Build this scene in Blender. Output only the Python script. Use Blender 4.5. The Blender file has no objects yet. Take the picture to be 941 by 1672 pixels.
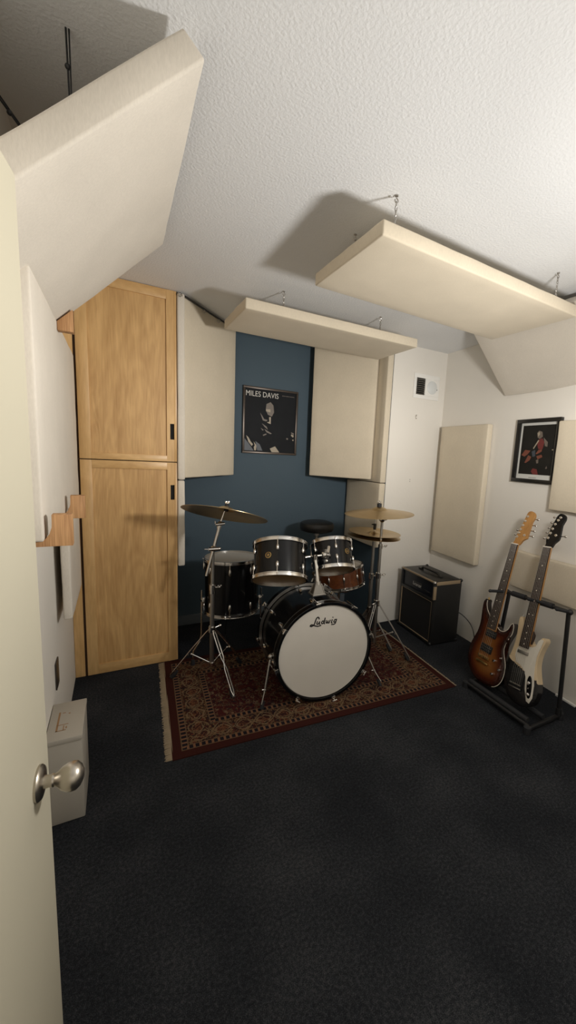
import bpy, bmesh, math, random
from mathutils import Vector, Matrix, noise
random.seed(7)
SGN = 1
C = bpy.context.scene.collection
S = bpy.context.scene
PI = math.pi
V = Vector
def R(d): return math.radians(d)

# ------------------------------------------------------------------ materials
def new_mat(name):
    m = bpy.data.materials.new(name); m.use_nodes = True
    nt = m.node_tree; b = nt.nodes['Principled BSDF']
    return m, nt, b
def nd(nt, t, **kw):
    n = nt.nodes.new(t)
    for k, v in kw.items():
        if k in n.inputs.keys(): n.inputs[k].default_value = v
        else: setattr(n, k, v)
    return n
def plain(name, col, rough=.5, metal=0., spec=.5, coat=0.):
    m, nt, b = new_mat(name)
    b.inputs['Base Color'].default_value = (*col, 1)
    b.inputs['Roughness'].default_value = rough
    b.inputs['Metallic'].default_value = metal
    b.inputs['Specular IOR Level'].default_value = spec
    b.inputs['Coat Weight'].default_value = coat
    return m
def add_bump(nt, b, scale, strength, dist=.002, detail=4., typ='noise', coord='Object', vscale=None):
    tc = nd(nt, 'ShaderNodeTexCoord'); src = tc.outputs[coord]
    if vscale:
        mp = nd(nt, 'ShaderNodeMapping'); mp.inputs['Scale'].default_value = vscale
        nt.links.new(src, mp.inputs['Vector']); src = mp.outputs[0]
    if typ == 'noise':
        n = nd(nt, 'ShaderNodeTexNoise', Scale=scale, Detail=detail)
    else:
        n = nd(nt, 'ShaderNodeTexVoronoi', Scale=scale)
    nt.links.new(src, n.inputs['Vector'])
    bp = nd(nt, 'ShaderNodeBump', Strength=strength, Distance=dist)
    nt.links.new(n.outputs[0], bp.inputs['Height']); nt.links.new(bp.outputs[0], b.inputs['Normal'])
    return n, bp
def ramp(nt, stops, interp='LINEAR'):
    r = nd(nt, 'ShaderNodeValToRGB'); cr = r.color_ramp; cr.interpolation = interp
    while len(cr.elements) > 1: cr.elements.remove(cr.elements[-1])
    cr.elements[0].position = stops[0][0]; cr.elements[0].color = (*stops[0][1], 1)
    for p, c in stops[1:]:
        e = cr.elements.new(p); e.color = (*c, 1)
    return r
def math_n(nt, op, a, b=None, c=None):
    n = nd(nt, 'ShaderNodeMath', operation=op)
    for i, x in enumerate((a, b, c)):
        if x is None: continue
        if hasattr(x, 'links'): nt.links.new(x, n.inputs[i])
        else: n.inputs[i].default_value = x
    return n.outputs[0]
def mixc(nt, fac, a, b):
    n = nd(nt, 'ShaderNodeMix', data_type='RGBA')
    for s, x in ((n.inputs[0], fac), (n.inputs[6], a), (n.inputs[7], b)):
        if hasattr(x, 'links'): nt.links.new(x, s)
        elif isinstance(x, (int, float)): s.default_value = x
        else: s.default_value = (*x, 1)
    return n.outputs[2]

def mat_wall(name, col, bs=55, st=.25, dist=.003):
    m, nt, b = new_mat(name)
    b.inputs['Roughness'].default_value = .75
    n, bp = add_bump(nt, b, bs, st, dist, 3.)
    tc = nd(nt, 'ShaderNodeTexCoord'); big = nd(nt, 'ShaderNodeTexNoise', Scale=2.2, Detail=3.)
    nt.links.new(tc.outputs['Object'], big.inputs['Vector'])
    c2 = tuple(x*.94 for x in col)
    nt.links.new(mixc(nt, big.outputs[0], c2, col), b.inputs['Base Color'])
    return m
def mat_fabric(name, col, var=.08):
    m, nt, b = new_mat(name)
    b.inputs['Roughness'].default_value = .95; b.inputs['Specular IOR Level'].default_value = .15
    b.inputs['Sheen Weight'].default_value = .08
    tc = nd(nt, 'ShaderNodeTexCoord')
    big = nd(nt, 'ShaderNodeTexNoise', Scale=6., Detail=5.)
    fine = nd(nt, 'ShaderNodeTexNoise', Scale=210., Detail=2.)
    mp = nd(nt, 'ShaderNodeMapping'); mp.inputs['Scale'].default_value = (1, 1, .35)
    nt.links.new(tc.outputs['Object'], big.inputs['Vector']); nt.links.new(tc.outputs['Object'], mp.inputs['Vector'])
    nt.links.new(mp.outputs[0], fine.inputs['Vector'])
    s = math_n(nt, 'ADD', math_n(nt, 'MULTIPLY', big.outputs[0], .5), math_n(nt, 'MULTIPLY', fine.outputs[0], .5))
    r = ramp(nt, [(.3, tuple(x*(1-var) for x in col)), (.7, tuple(min(1, x*(1+var*.6)) for x in col))])
    nt.links.new(s, r.inputs[0]); nt.links.new(r.outputs[0], b.inputs['Base Color'])
    h = math_n(nt, 'ADD', math_n(nt, 'MULTIPLY', fine.outputs[0], .12), math_n(nt, 'MULTIPLY', big.outputs[0], .9))
    bp = nd(nt, 'ShaderNodeBump', Strength=.35, Distance=.006)
    nt.links.new(h, bp.inputs['Height']); nt.links.new(bp.outputs[0], b.inputs['Normal'])
    return m
def mat_wood(name, lo, hi, knot=None, sc=(7, 7, .9), rough=.42, coat=.15, fig=1.0):
    m, nt, b = new_mat(name)
    b.inputs['Roughness'].default_value = rough; b.inputs['Coat Weight'].default_value = coat; b.inputs['Coat Roughness'].default_value = .3
    tc = nd(nt, 'ShaderNodeTexCoord'); mp = nd(nt, 'ShaderNodeMapping'); mp.inputs['Scale'].default_value = sc
    nt.links.new(tc.outputs['Object'], mp.inputs['Vector'])
    n1 = nd(nt, 'ShaderNodeTexNoise', Scale=1.6, Detail=6., Distortion=1.8*fig)
    n2 = nd(nt, 'ShaderNodeTexNoise', Scale=16., Detail=4.)
    mp2 = nd(nt, 'ShaderNodeMapping'); mp2.inputs['Scale'].default_value = (sc[0]*1.2, sc[1]*1.2, sc[2]*.6)
    nt.links.new(tc.outputs['Object'], mp2.inputs['Vector'])
    nt.links.new(mp.outputs[0], n1.inputs['Vector']); nt.links.new(mp2.outputs[0], n2.inputs['Vector'])
    s = math_n(nt, 'ADD', math_n(nt, 'MULTIPLY', n1.outputs[0], .65), math_n(nt, 'MULTIPLY', n2.outputs[0], .35))
    if knot:
        mc = nd(nt, 'ShaderNodeMapping'); mc.inputs['Scale'].default_value = (4.2, 1., .62); mc.inputs['Location'].default_value = (.7, 0, .3)
        nt.links.new(tc.outputs['Object'], mc.inputs['Vector'])
        nc = nd(nt, 'ShaderNodeTexNoise', Scale=1.3, Detail=2., Distortion=.8); nt.links.new(mc.outputs[0], nc.inputs['Vector'])
        rg = math_n(nt, 'SINE', math_n(nt, 'MULTIPLY', nc.outputs[0], 75.))
        s = math_n(nt, 'ADD', s, math_n(nt, 'MULTIPLY', rg, .035))
    mid = tuple((x+y)/2 for x, y in zip(lo, hi))
    r = ramp(nt, [(.3, lo), (.5, mid), (.68, hi)])
    nt.links.new(s, r.inputs[0]); col = r.outputs[0]
    if knot:
        vo = nd(nt, 'ShaderNodeTexVoronoi', Scale=2.1); vo.inputs['Randomness'].default_value = 1.
        mp3 = nd(nt, 'ShaderNodeMapping'); mp3.inputs['Scale'].default_value = (1.6, .2, 1.15)
        nt.links.new(tc.outputs['Object'], mp3.inputs['Vector']); nt.links.new(mp3.outputs[0], vo.inputs['Vector'])
        rk = ramp(nt, [(.0, (1, 1, 1)), (.03, (.6, .6, .6)), (.1, (0, 0, 0))])
        nt.links.new(vo.outputs[0], rk.inputs[0])
        col = mixc(nt, math_n(nt, 'MULTIPLY', rk.outputs[0], .45), col, knot)
    nt.links.new(col, b.inputs['Base Color'])
    return m

M = {}
M['ceiling'] = mat_wall('white_orange_peel', (.76, .77, .785), 120, .55, .004)
M['wall'] = mat_wall('white_wall_paint', (.76, .728, .672), 45, .2, .003)
M['blue'] = mat_wall('blue_wall_paint', (.054, .086, .114), 60, .2, .003)
M['cream'] = mat_fabric('cream_canvas', (.62, .548, .432))
M['canvas'] = mat_fabric('pale_canvas', (.64, .59, .515))
M['maple'] = mat_wood('maple_veneer', (.42, .235, .085), (.68, .43, .185), knot=(.20, .09, .03))
M['maple_frame'] = mat_wood('maple_solid', (.48, .28, .105), (.72, .47, .21), sc=(6, 6, 1.2), fig=.5)
M['maple_rail'] = mat_wood('maple_rail', (.48, .28, .105), (.72, .47, .21), sc=(1.2, 6, 6), fig=.5)
M['fir'] = mat_wood('fir_block', (.22, .09, .03), (.64, .37, .17), sc=(34, 10, 1.2), rough=.6, coat=0)
M['door'] = mat_wall('cream_door_paint', (.47, .435, .335), 12, .08, .004)
M['black_gap'] = plain('dark_gap', (.006, .006, .006), .9)
M['chrome'] = plain('chrome', (.72, .70, .67), .16, 1.)
M['steel'] = plain('dull_steel', (.45, .43, .40), .34, 1.)
M['nickel'] = plain('satin_nickel', (.50, .46, .40), .3, 1.)
M['black_gloss'] = plain('black_lacquer', (.004, .004, .0045), .2, 0, .28, .08)
M['black_satin'] = plain('black_satin', (.012, .012, .012), .4)
M['rubber'] = plain('black_rubber', (.012, .013, .016), .7)
M['black_metal'] = plain('black_powder_coat', (.010, .010, .011), .45)
M['vinyl'] = plain('black_vinyl', (.014, .013, .012), .38)
M['white_metal'] = plain('white_enamel', (.40, .37, .32), .5)
M['white_plastic'] = plain('white_plastic', (.80, .79, .76), .4)
M['gold'] = plain('brass', (.62, .42, .16), .3, 1.)
M['tan_trim_and_reflection'] = plain('tan_trim_and_reflection', (.36, .27, .17), .45, .3)
M['fret_wire'] = plain('fret_wire', (.10, .09, .075), .5, .5)
M['white_bind'] = plain('white_binding', (.75, .68, .58), .4)
M['cream_lac'] = plain('cream_lacquer', (.66, .53, .34), .25, 0, .5, .3)
M['guard'] = plain('white_pickguard', (.70, .66, .58), .3)
M['rosewood'] = plain('rosewood', (.028, .014, .009), .45)
M['neck_maple'] = mat_wood('tinted_maple', (.34, .16, .045), (.48, .25, .08), sc=(20, 20, 3), rough=.3)
M['ink'] = plain('black_ink', (.008, .007, .007), .5)
M['pale_ink'] = plain('pale_ink', (.55, .53, .50), .5)
M['amber'] = mat_wood('mahogany_lacquer', (.060, .015, .006), (.16, .050, .014), sc=(10, 10, 10), rough=.15, coat=.5)
M['white_vinyl_wire'] = plain('dark_cable', (.015, .014, .013), .5)
M['outlet'] = plain('brown_plate', (.035, .028, .022), .35)

def mat_head(name, col, rough, tr=0.):
    m, nt, b = new_mat(name)
    b.inputs['Roughness'].default_value = rough
    tc = nd(nt, 'ShaderNodeTexCoord'); n = nd(nt, 'ShaderNodeTexNoise', Scale=7., Detail=4.)
    nt.links.new(tc.outputs['Object'], n.inputs['Vector'])
    nt.links.new(mixc(nt, n.outputs[0], tuple(x*.9 for x in col), col), b.inputs['Base Color'])
    return m
M['head_white'] = mat_head('white_drum_head', (.70, .66, .60), .55)
M['head_grey'] = mat_head('coated_drum_head', (.42, .41, .39), .5)
M['head_amber'] = mat_head('clear_amber_head', (.34, .21, .09), .3)

def mat_cymbal():
    m, nt, b = new_mat('cymbal_bronze')
    b.inputs['Metallic'].default_value = 1.; b.inputs['Roughness'].default_value = .33
    tc = nd(nt, 'ShaderNodeTexCoord')
    sx = nd(nt, 'ShaderNodeSeparateXYZ'); nt.links.new(tc.outputs['Object'], sx.inputs[0])
    r2 = math_n(nt, 'SQRT', math_n(nt, 'ADD', math_n(nt, 'MULTIPLY', sx.outputs[0], sx.outputs[0]), math_n(nt, 'MULTIPLY', sx.outputs[1], sx.outputs[1])))
    w = math_n(nt, 'SINE', math_n(nt, 'MULTIPLY', r2, 1400.))
    bp = nd(nt, 'ShaderNodeBump', Strength=.25, Distance=.001); nt.links.new(w, bp.inputs['Height']); nt.links.new(bp.outputs[0], b.inputs['Normal'])
    n = nd(nt, 'ShaderNodeTexNoise', Scale=9., Detail=5.); nt.links.new(tc.outputs['Object'], n.inputs['Vector'])
    nt.links.new(mixc(nt, n.outputs[0], (.40, .29, .15), (.66, .50, .28)), b.inputs['Base Color'])
    return m
M['cymbal'] = mat_cymbal()

def mat_carpet():
    m, nt, b = new_mat('charcoal_carpet')
    b.inputs['Roughness'].default_value = 1.; b.inputs['Specular IOR Level'].default_value = .05
    tc = nd(nt, 'ShaderNodeTexCoord')
    n = nd(nt, 'ShaderNodeTexNoise', Scale=420., Detail=3.); g = nd(nt, 'ShaderNodeTexNoise', Scale=3., Detail=4.)
    k = nd(nt, 'ShaderNodeTexNoise', Scale=110., Detail=3.)
    for x in (n, g, k): nt.links.new(tc.outputs['Object'], x.inputs['Vector'])
    s = math_n(nt, 'ADD', math_n(nt, 'MULTIPLY', n.outputs[0], .5), math_n(nt, 'ADD', math_n(nt, 'MULTIPLY', g.outputs[0], .22), math_n(nt, 'MULTIPLY', k.outputs[0], .28)))
    r = ramp(nt, [(.36, (.007, .008, .010)), (.5, (.020, .022, .026)), (.66, (.070, .072, .078))])
    nt.links.new(s, r.inputs[0]); nt.links.new(r.outputs[0], b.inputs['Base Color'])
    bp = nd(nt, 'ShaderNodeBump', Strength=.35, Distance=.002); nt.links.new(s, bp.inputs['Height']); nt.links.new(bp.outputs[0], b.inputs['Normal'])
    return m
M['carpet'] = mat_carpet()

RW, RD = 1.64, .90     # rug size
def mat_rug():
    m, nt, b = new_mat('oriental_rug')
    b.inputs['Roughness'].default_value = .95; b.inputs['Specular IOR Level'].default_value = .1
    tc = nd(nt, 'ShaderNodeTexCoord'); sx = nd(nt, 'ShaderNodeSeparateXYZ'); nt.links.new(tc.outputs['Object'], sx.inputs[0])
    x, y = sx.outputs[0], sx.outputs[1]
    ax = math_n(nt, 'ABSOLUTE', x); ay = math_n(nt, 'ABSOLUTE', y)
    dx = math_n(nt, 'SUBTRACT', RW/2, ax); dy = math_n(nt, 'SUBTRACT', RD/2, ay)
    d = math_n(nt, 'MINIMUM', dx, dy)
    # palettes
    RED = (.065, .012, .011); DK = (.012, .010, .014); TAN = (.19, .13, .075); BR = (.055, .016, .010)
    # running coordinate along the border
    isx = math_n(nt, 'LESS_THAN', dx, dy)
    run = math_n(nt, 'ADD', math_n(nt, 'MULTIPLY', isx, y), math_n(nt, 'MULTIPLY', math_n(nt, 'SUBTRACT', 1., isx), x))
    # mirrored floral tracery: noise iso-lines
    comb = nd(nt, 'ShaderNodeCombineXYZ'); nt.links.new(ax, comb.inputs[0]); nt.links.new(ay, comb.inputs[1])
    def iso(scale, width, off=0., dist=1.2):
        n = nd(nt, 'ShaderNodeTexNoise', Scale=scale, Detail=1.5, Distortion=dist)
        mp = nd(nt, 'ShaderNodeMapping'); mp.inputs['Location'].default_value = (off, off*.7, 0)
        nt.links.new(comb.outputs[0], mp.inputs['Vector']); nt.links.new(mp.outputs[0], n.inputs['Vector'])
        return math_n(nt, 'LESS_THAN', math_n(nt, 'ABSOLUTE', math_n(nt, 'SUBTRACT', n.outputs[0], .5)), width)
    def spots(scale, rad, off=0.):
        v = nd(nt, 'ShaderNodeTexVoronoi', Scale=scale)
        mp = nd(nt, 'ShaderNodeMapping'); mp.inputs['Location'].default_value = (off, off, 0)
        nt.links.new(comb.outputs[0], mp.inputs['Vector']); nt.links.new(mp.outputs[0], v.inputs['Vector'])
        return v.outputs[0], math_n(nt, 'LESS_THAN', v.outputs[0], rad), v.outputs[1]
    # field
    vine = iso(24., .035, .3); vd, sp, vc = spots(24., .30); _, sp2, _ = spots(24., .16)
    field = mixc(nt, vine, RED, (.12, .075, .04))
    field = mixc(nt, sp, field, (.16, .10, .06)); field = mixc(nt, sp2, field, (.07, .012, .014))
    vine2 = iso(38., .045, 1.7); field = mixc(nt, math_n(nt, 'MULTIPLY', vine2, .75), field, DK)
    # main border: medallions along the run + tracery
    ph = math_n(nt, 'MULTIPLY', run, 2*PI/.21)
    wn = nd(nt, 'ShaderNodeTexNoise', Scale=20., Detail=2.); nt.links.new(tc.outputs['Object'], wn.inputs['Vector'])
    wj = math_n(nt, 'MULTIPLY', math_n(nt, 'SUBTRACT', wn.outputs[0], .5), .045)
    c0 = math_n(nt, 'ADD', math_n(nt, 'SUBTRACT', d, .132), wj)
    sn = math_n(nt, 'MULTIPLY', math_n(nt, 'SINE', ph), .045)
    wav = math_n(nt, 'LESS_THAN', math_n(nt, 'ABSOLUTE', math_n(nt, 'SUBTRACT', c0, sn)), .0042)
    wav2 = math_n(nt, 'LESS_THAN', math_n(nt, 'ABSOLUTE', math_n(nt, 'ADD', c0, sn)), .0036)
    sa = math_n(nt, 'MULTIPLY', math_n(nt, 'COSINE', ph), .0263)
    med = math_n(nt, 'SQRT', math_n(nt, 'ADD', math_n(nt, 'MULTIPLY', sa, sa), math_n(nt, 'MULTIPLY', c0, c0)))
    ring = math_n(nt, 'LESS_THAN', math_n(nt, 'ABSOLUTE', math_n(nt, 'SUBTRACT', med, .023)), .0022)
    core = math_n(nt, 'LESS_THAN', med, .021)
    tr = iso(34., .06, 5.); _, s3, _ = spots(42., .26, 2.)
    bord = mixc(nt, tr, BR, (.17, .105, .05)); bord = mixc(nt, s3, bord, (.13, .035, .022))
    tr2 = iso(48., .05, 8.); bord = mixc(nt, math_n(nt, 'MULTIPLY', tr2, .85), bord, DK)
    bord = mixc(nt, core, bord, mixc(nt, tr, (.035, .013, .012), (.14, .06, .03)))
    for q in (wav, wav2, ring): bord = mixc(nt, math_n(nt, 'MULTIPLY', q, .85), bord, TAN)
    # small guard bands with dots
    dots = math_n(nt, 'GREATER_THAN', math_n(nt, 'SINE', math_n(nt, 'MULTIPLY', run, 2*PI/.028)), .35)
    guard = mixc(nt, dots, DK, (.20, .10, .055))
    def band(a, c): return math_n(nt, 'MULTIPLY', math_n(nt, 'GREATER_THAN', d, a), math_n(nt, 'LESS_THAN', d, c))
    col = mixc(nt, math_n(nt, 'GREATER_THAN', d, .075), (.042, .011, .008), bord)
    col = mixc(nt, band(.047, .070), col, guard)
    col = mixc(nt, math_n(nt, 'GREATER_THAN', d, .195), col, field)
    col = mixc(nt, band(.195, .218), col, guard)
    for a, c in ((.042, .047), (.070, .075), (.190, .195), (.218, .223)):
        col = mixc(nt, math_n(nt, 'MULTIPLY', band(a, c), .8), col, (.16, .105, .06))
    nz = nd(nt, 'ShaderNodeTexNoise', Scale=260., Detail=2.); nt.links.new(tc.outputs['Object'], nz.inputs['Vector'])
    col = mixc(nt, math_n(nt, 'MULTIPLY', nz.outputs[0], .5), col, mixc(nt, .5, col, (.01, .006, .006)))
    nt.links.new(col, b.inputs['Base Color'])
    bp = nd(nt, 'ShaderNodeBump', Strength=.4, Distance=.003); nt.links.new(nz.outputs[0], bp.inputs['Height']); nt.links.new(bp.outputs[0], b.inputs['Normal'])
    return m
M['rug'] = mat_rug()
M['fringe'] = plain('cotton_fringe', (.30, .24, .16), .9)

def mat_sunburst():
    m, nt, b = new_mat('sunburst')
    b.inputs['Roughness'].default_value = .2; b.inputs['Coat Weight'].default_value = .4
    tc = nd(nt, 'ShaderNodeTexCoord'); at = nd(nt, 'ShaderNodeAttribute', attribute_name='burst')
    n = nd(nt, 'ShaderNodeTexNoise', Scale=30., Detail=4.); nt.links.new(tc.outputs['Object'], n.inputs['Vector'])
    f = math_n(nt, 'ADD', at.outputs['Fac'], math_n(nt, 'MULTIPLY', math_n(nt, 'SUBTRACT', n.outputs[0], .5), .12))
    r = ramp(nt, [(0, (.012, .004, .003)), (.16, (.030, .007, .004)), (.38, (.075, .016, .006)), (.62, (.16, .052, .013)), (.9, (.23, .092, .024))])
    nt.links.new(f, r.inputs[0]); nt.links.new(r.outputs[0], b.inputs['Base Color'])
    return m
M['burst'] = mat_sunburst()
def mat_two_tone():
    m, nt, b = new_mat('cream_and_black_lacquer')
    b.inputs['Roughness'].default_value = .25; b.inputs['Coat Weight'].default_value = .3
    at = nd(nt, 'ShaderNodeAttribute', attribute_name='tone')
    r = ramp(nt, [(0, (.010, .009, .009)), (.5, (.64, .50, .32))], 'CONSTANT')
    nt.links.new(at.outputs['Fac'], r.inputs[0]); nt.links.new(r.outputs[0], b.inputs['Base Color'])
    return m
M['two_tone'] = mat_two_tone()
def mat_photo(name, dark, spots):
    m, nt, b = new_mat(name)
    b.inputs['Roughness'].default_value = .6; b.inputs['Specular IOR Level'].default_value = .15
    tc = nd(nt, 'ShaderNodeTexCoord'); n = nd(nt, 'ShaderNodeTexNoise', Scale=14., Detail=4.); nt.links.new(tc.outputs['Object'], n.inputs['Vector'])
    nt.links.new(mixc(nt, n.outputs[0], tuple(x*.7 for x in dark), tuple(x*1.5 for x in dark)), b.inputs['Base Color'])
    return m
M['print_dark'] = mat_photo('dark_print', (.006, .007, .009), None)
M['print_dark2'] = mat_photo('dark_brown_print', (.014, .013, .011), None)
M['skin1'] = plain('print_warm_grey', (.13, .105, .085), .5)
M['skin2'] = plain('print_light_cream', (.32, .27, .20), .5)
M['skin3'] = plain('print_rust', (.16, .05, .03), .5)
M['skin4'] = plain('print_red', (.13, .022, .02), .5)
M['skin5'] = plain('print_slate', (.045, .055, .07), .5)
M['mat_board'] = plain('white_mat_board', (.55, .55, .52), .7)
M['frame_black'] = plain('black_frame', (.010, .009, .008), .3)
M['frame_bronze'] = plain('bronze_frame', (.07, .055, .045), .35, .5)

# ------------------------------------------------------------------ mesh builder
class MB:
    def __init__(s): s.bm = bmesh.new(); s.M = Matrix.Identity(4)
    def _v(s, p): return s.bm.verts.new(s.M @ V(p))
    def box(s, a, b, bev=0., seg=2):
        x0, y0, z0 = a; x1, y1, z1 = b
        vs = [s._v(p) for p in ((x0,y0,z0),(x1,y0,z0),(x1,y1,z0),(x0,y1,z0),(x0,y0,z1),(x1,y0,z1),(x1,y1,z1),(x0,y1,z1))]
        fs = [s.bm.faces.new([vs[i] for i in q]) for q in ((0,3,2,1),(4,5,6,7),(0,1,5,4),(1,2,6,5),(2,3,7,6),(3,0,4,7))]
        if bev:
            es = list({e for f in fs for e in f.edges})
            bmesh.ops.bevel(s.bm, geom=es, offset=bev, segments=seg, affect='EDGES', profile=.5)
        return s
    def prism(s, poly, z0, z1, bev=0.):
        b = [s._v((x, y, z0)) for x, y in poly]; t = [s._v((x, y, z1)) for x, y in poly]; n = len(poly)
        fs = [s.bm.faces.new(b[::-1]), s.bm.faces.new(t)]
        for i in range(n): fs.append(s.bm.faces.new((b[i], b[(i+1) % n], t[(i+1) % n], t[i])))
        if bev:
            es = list(fs[0].edges) + list(fs[1].edges)
            bmesh.ops.bevel(s.bm, geom=es, offset=bev, segments=2, affect='EDGES', profile=.5)
        return s
    def lathe(s, prof, n=32, cap=True):
        rings = []
        for r, z in prof:
            if r < 1e-6: rings.append([s._v((0, 0, z))])
            else: rings.append([s._v((r*math.cos(2*PI*k/n), r*math.sin(2*PI*k/n), z)) for k in range(n)])
        for A, B in zip(rings, rings[1:]):
            for k in range(n):
                j = (k+1) % n
                if len(A) == 1 and len(B) == 1: continue
                if len(A) == 1: s.bm.faces.new((A[0], B[k], B[j]))
                elif len(B) == 1: s.bm.faces.new((A[k], B[0], A[j]))
                else: s.bm.faces.new((A[k], A[j], B[j], B[k]))
        if cap:
            if len(rings[0]) > 1: s.bm.faces.new(rings[0])
            if len(rings[-1]) > 1: s.bm.faces.new(rings[-1])
        return s
    def cyl(s, a, b, r, r2=None, n=12):
        a, b = V(a), V(b); d = b-a; L = d.length
        old = s.M; s.M = old @ Matrix.Translation(a) @ V((0, 0, 1)).rotation_difference(d).to_matrix().to_4x4()
        s.lathe([(r, 0), (r if r2 is None else r2, L)], n); s.M = old
        return s
    def tube(s, pts, r, n=8, closed=False):
        pts = [V(p) for p in pts]; N = len(pts); rings = []; prev = None
        for i, p in enumerate(pts):
            if closed: t = pts[(i+1) % N]-pts[i-1]
            else: t = pts[min(i+1, N-1)]-pts[max(i-1, 0)]
            t.normalize()
            if prev is None:
                u = t.cross(V((0, 0, 1)))
                if u.length < .1: u = t.cross(V((1, 0, 0)))
            else: u = prev - t*prev.dot(t)
            u.normalize(); prev = u; w = t.cross(u)
            rr = r[i] if isinstance(r, (list, tuple)) else r
            rings.append([s._v(p+(u*math.cos(2*PI*k/n)+w*math.sin(2*PI*k/n))*rr) for k in range(n)])
        M_ = N if closed else N-1
        for i in range(M_):
            A, B = rings[i], rings[(i+1) % N]
            for k in range(n):
                j = (k+1) % n; s.bm.faces.new((A[k], A[j], B[j], B[k]))
        if not closed: s.bm.faces.new(rings[0][::-1]); s.bm.faces.new(rings[-1])
        return s
    def ball(s, c, r, sx=1, sy=1, sz=1, n=12):
        old = s.M; s.M = old @ Matrix.Translation(V(c)) @ Matrix.Diagonal((sx, sy, sz, 1))
        s.lathe([(0, -r)]+[(r*math.cos(a), r*math.sin(a)) for a in [(-.5+(i+1)/8)*PI for i in range(7)]]+[(0, r)], n, cap=False)
        s.M = old; return s
    def ribbon(s, pts, w, z0, z1):
        """flat stroke of width w through 2D points"""
        pts = [V((p[0], p[1], 0)) for p in pts]
        for i, p in enumerate(pts): s.prism([(p.x+w/2*math.cos(2*PI*k/8), p.y+w/2*math.sin(2*PI*k/8)) for k in range(8)], z0, z1)
        for a, b in zip(pts, pts[1:]):
            d = (b-a)
            if d.length < 1e-6: continue
            q = V((-d.y, d.x, 0)).normalized()*w/2
            s.prism([(a-q)[:2], (b-q)[:2], (b+q)[:2], (a+q)[:2]], z0, z1)
        return s
    def build(s, name, mat, parent=None, smooth=38):
        bmesh.ops.recalc_face_normals(s.bm, faces=s.bm.faces)
        off = root_loc(parent)
        if off is not None:
            for v in s.bm.verts: v.co -= off
        me = bpy.data.meshes.new(name); s.bm.to_mesh(me); s.bm.free()
        if isinstance(mat, str): mat = M[mat]
        me.materials.append(mat)
        if smooth:
            me.polygons.foreach_set('use_smooth', [True]*len(me.polygons))
            me.set_sharp_from_angle(angle=R(smooth))
        o = bpy.data.objects.new(name, me); C.objects.link(o)
        if parent is not None: o.parent = parent
        return o
def root_loc(p):
    if p is None: return None
    while p.parent is not None: p = p.parent
    return V(p.location)
def thing(name, label, cat, loc=(0, 0, 0), group=None):
    o = bpy.data.objects.new(name, None); C.objects.link(o); o.location = loc; o.empty_display_size = .05
    o['label'] = label; o['category'] = cat
    if group: o['group'] = group
    return o
def tag(o, label, cat, group=None, kind=None):
    o['label'] = label; o['category'] = cat
    if group: o['group'] = group
    if kind: o['kind'] = kind
    return o
def struct(o): o['kind'] = 'structure'; return o
def recentre(o, c):
    """put a single-mesh thing's origin at c"""
    c = V(c)
    for v in o.data.vertices: v.co -= c
    o.location = c; return o
def frame(o, x, y, z):
    return Matrix(((x[0], y[0], z[0], o[0]), (x[1], y[1], z[1], o[1]), (x[2], y[2], z[2], o[2]), (0, 0, 0, 1)))
def axis_frame(c, n, toward=None):
    """local z along n; local x as close as possible to 'toward'"""
    n = V(n).normalized(); t = V(toward if toward else (1, 0, 0)); x = (t-n*t.dot(n)).normalized(); y = n.cross(x)
    return frame(V(c), x, y, n)

# ------------------------------------------------------------------ the room
CE = 2.276; WL = -.25; YC = 2.604; YB = 3.15; AX0, AX1 = .32, 1.89; CORN = 2.435
def xw(Y): return 2.335+(CORN-2.335)*(Y-1.1)/(YC-1.1)      # right wall
YN = -.10
mb = MB(); mb.box((-.6, -1.6, -.12), (2.9, 3.4, 0)); fl = struct(mb.build('floor', 'carpet', smooth=0))
mb = MB(); mb.box((-.6, -1.6, CE), (2.9, 3.4, CE+.12)); struct(mb.build('ceiling', 'ceiling', smooth=0))
mb = MB(); mb.box((WL-.12, -1.6, 0), (WL, YB+.1, CE)); struct(mb.build('wall_left', 'wall', smooth=0))
mb = MB(); mb.prism([(xw(-1.6), -1.6), (xw(YC+.02), YC+.02), (2.75, YC+.02), (2.75, -1.6)], 0, CE); struct(mb.build('wall_right', 'wall', smooth=0))
mb = MB(); mb.box((AX1+.004, YC, 0), (2.75, YB+.1, CE)); struct(mb.build('wall_far', 'wall', smooth=0))
mb = MB(); mb.box((AX0-.02, YB, 0), (AX1+.02, YB+.1, CE)); struct(mb.build('wall_alcove', 'blue', smooth=0))
mb = MB(); mb.box((AX1, YC+.004, 0), (AX1+.004, YB, CE)); struct(mb.build('wall_alcove_right', 'blue', smooth=0))
mb = MB()
mb.box((WL, -1.6, 0), (xw(-1.5), -1.5, CE)); struct(mb.build('wall_near', 'wall', smooth=0))
mb = MB(); mb.box((AX0, YB-.012, 0), (AX1, YB, .075), .003); mb.box((AX0, YB-.016, .070), (AX1, YB, .078)); struct(mb.build('baseboard_alcove', plain('dusty_blue_trim', (.13, .15, .17), .6)))

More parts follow.
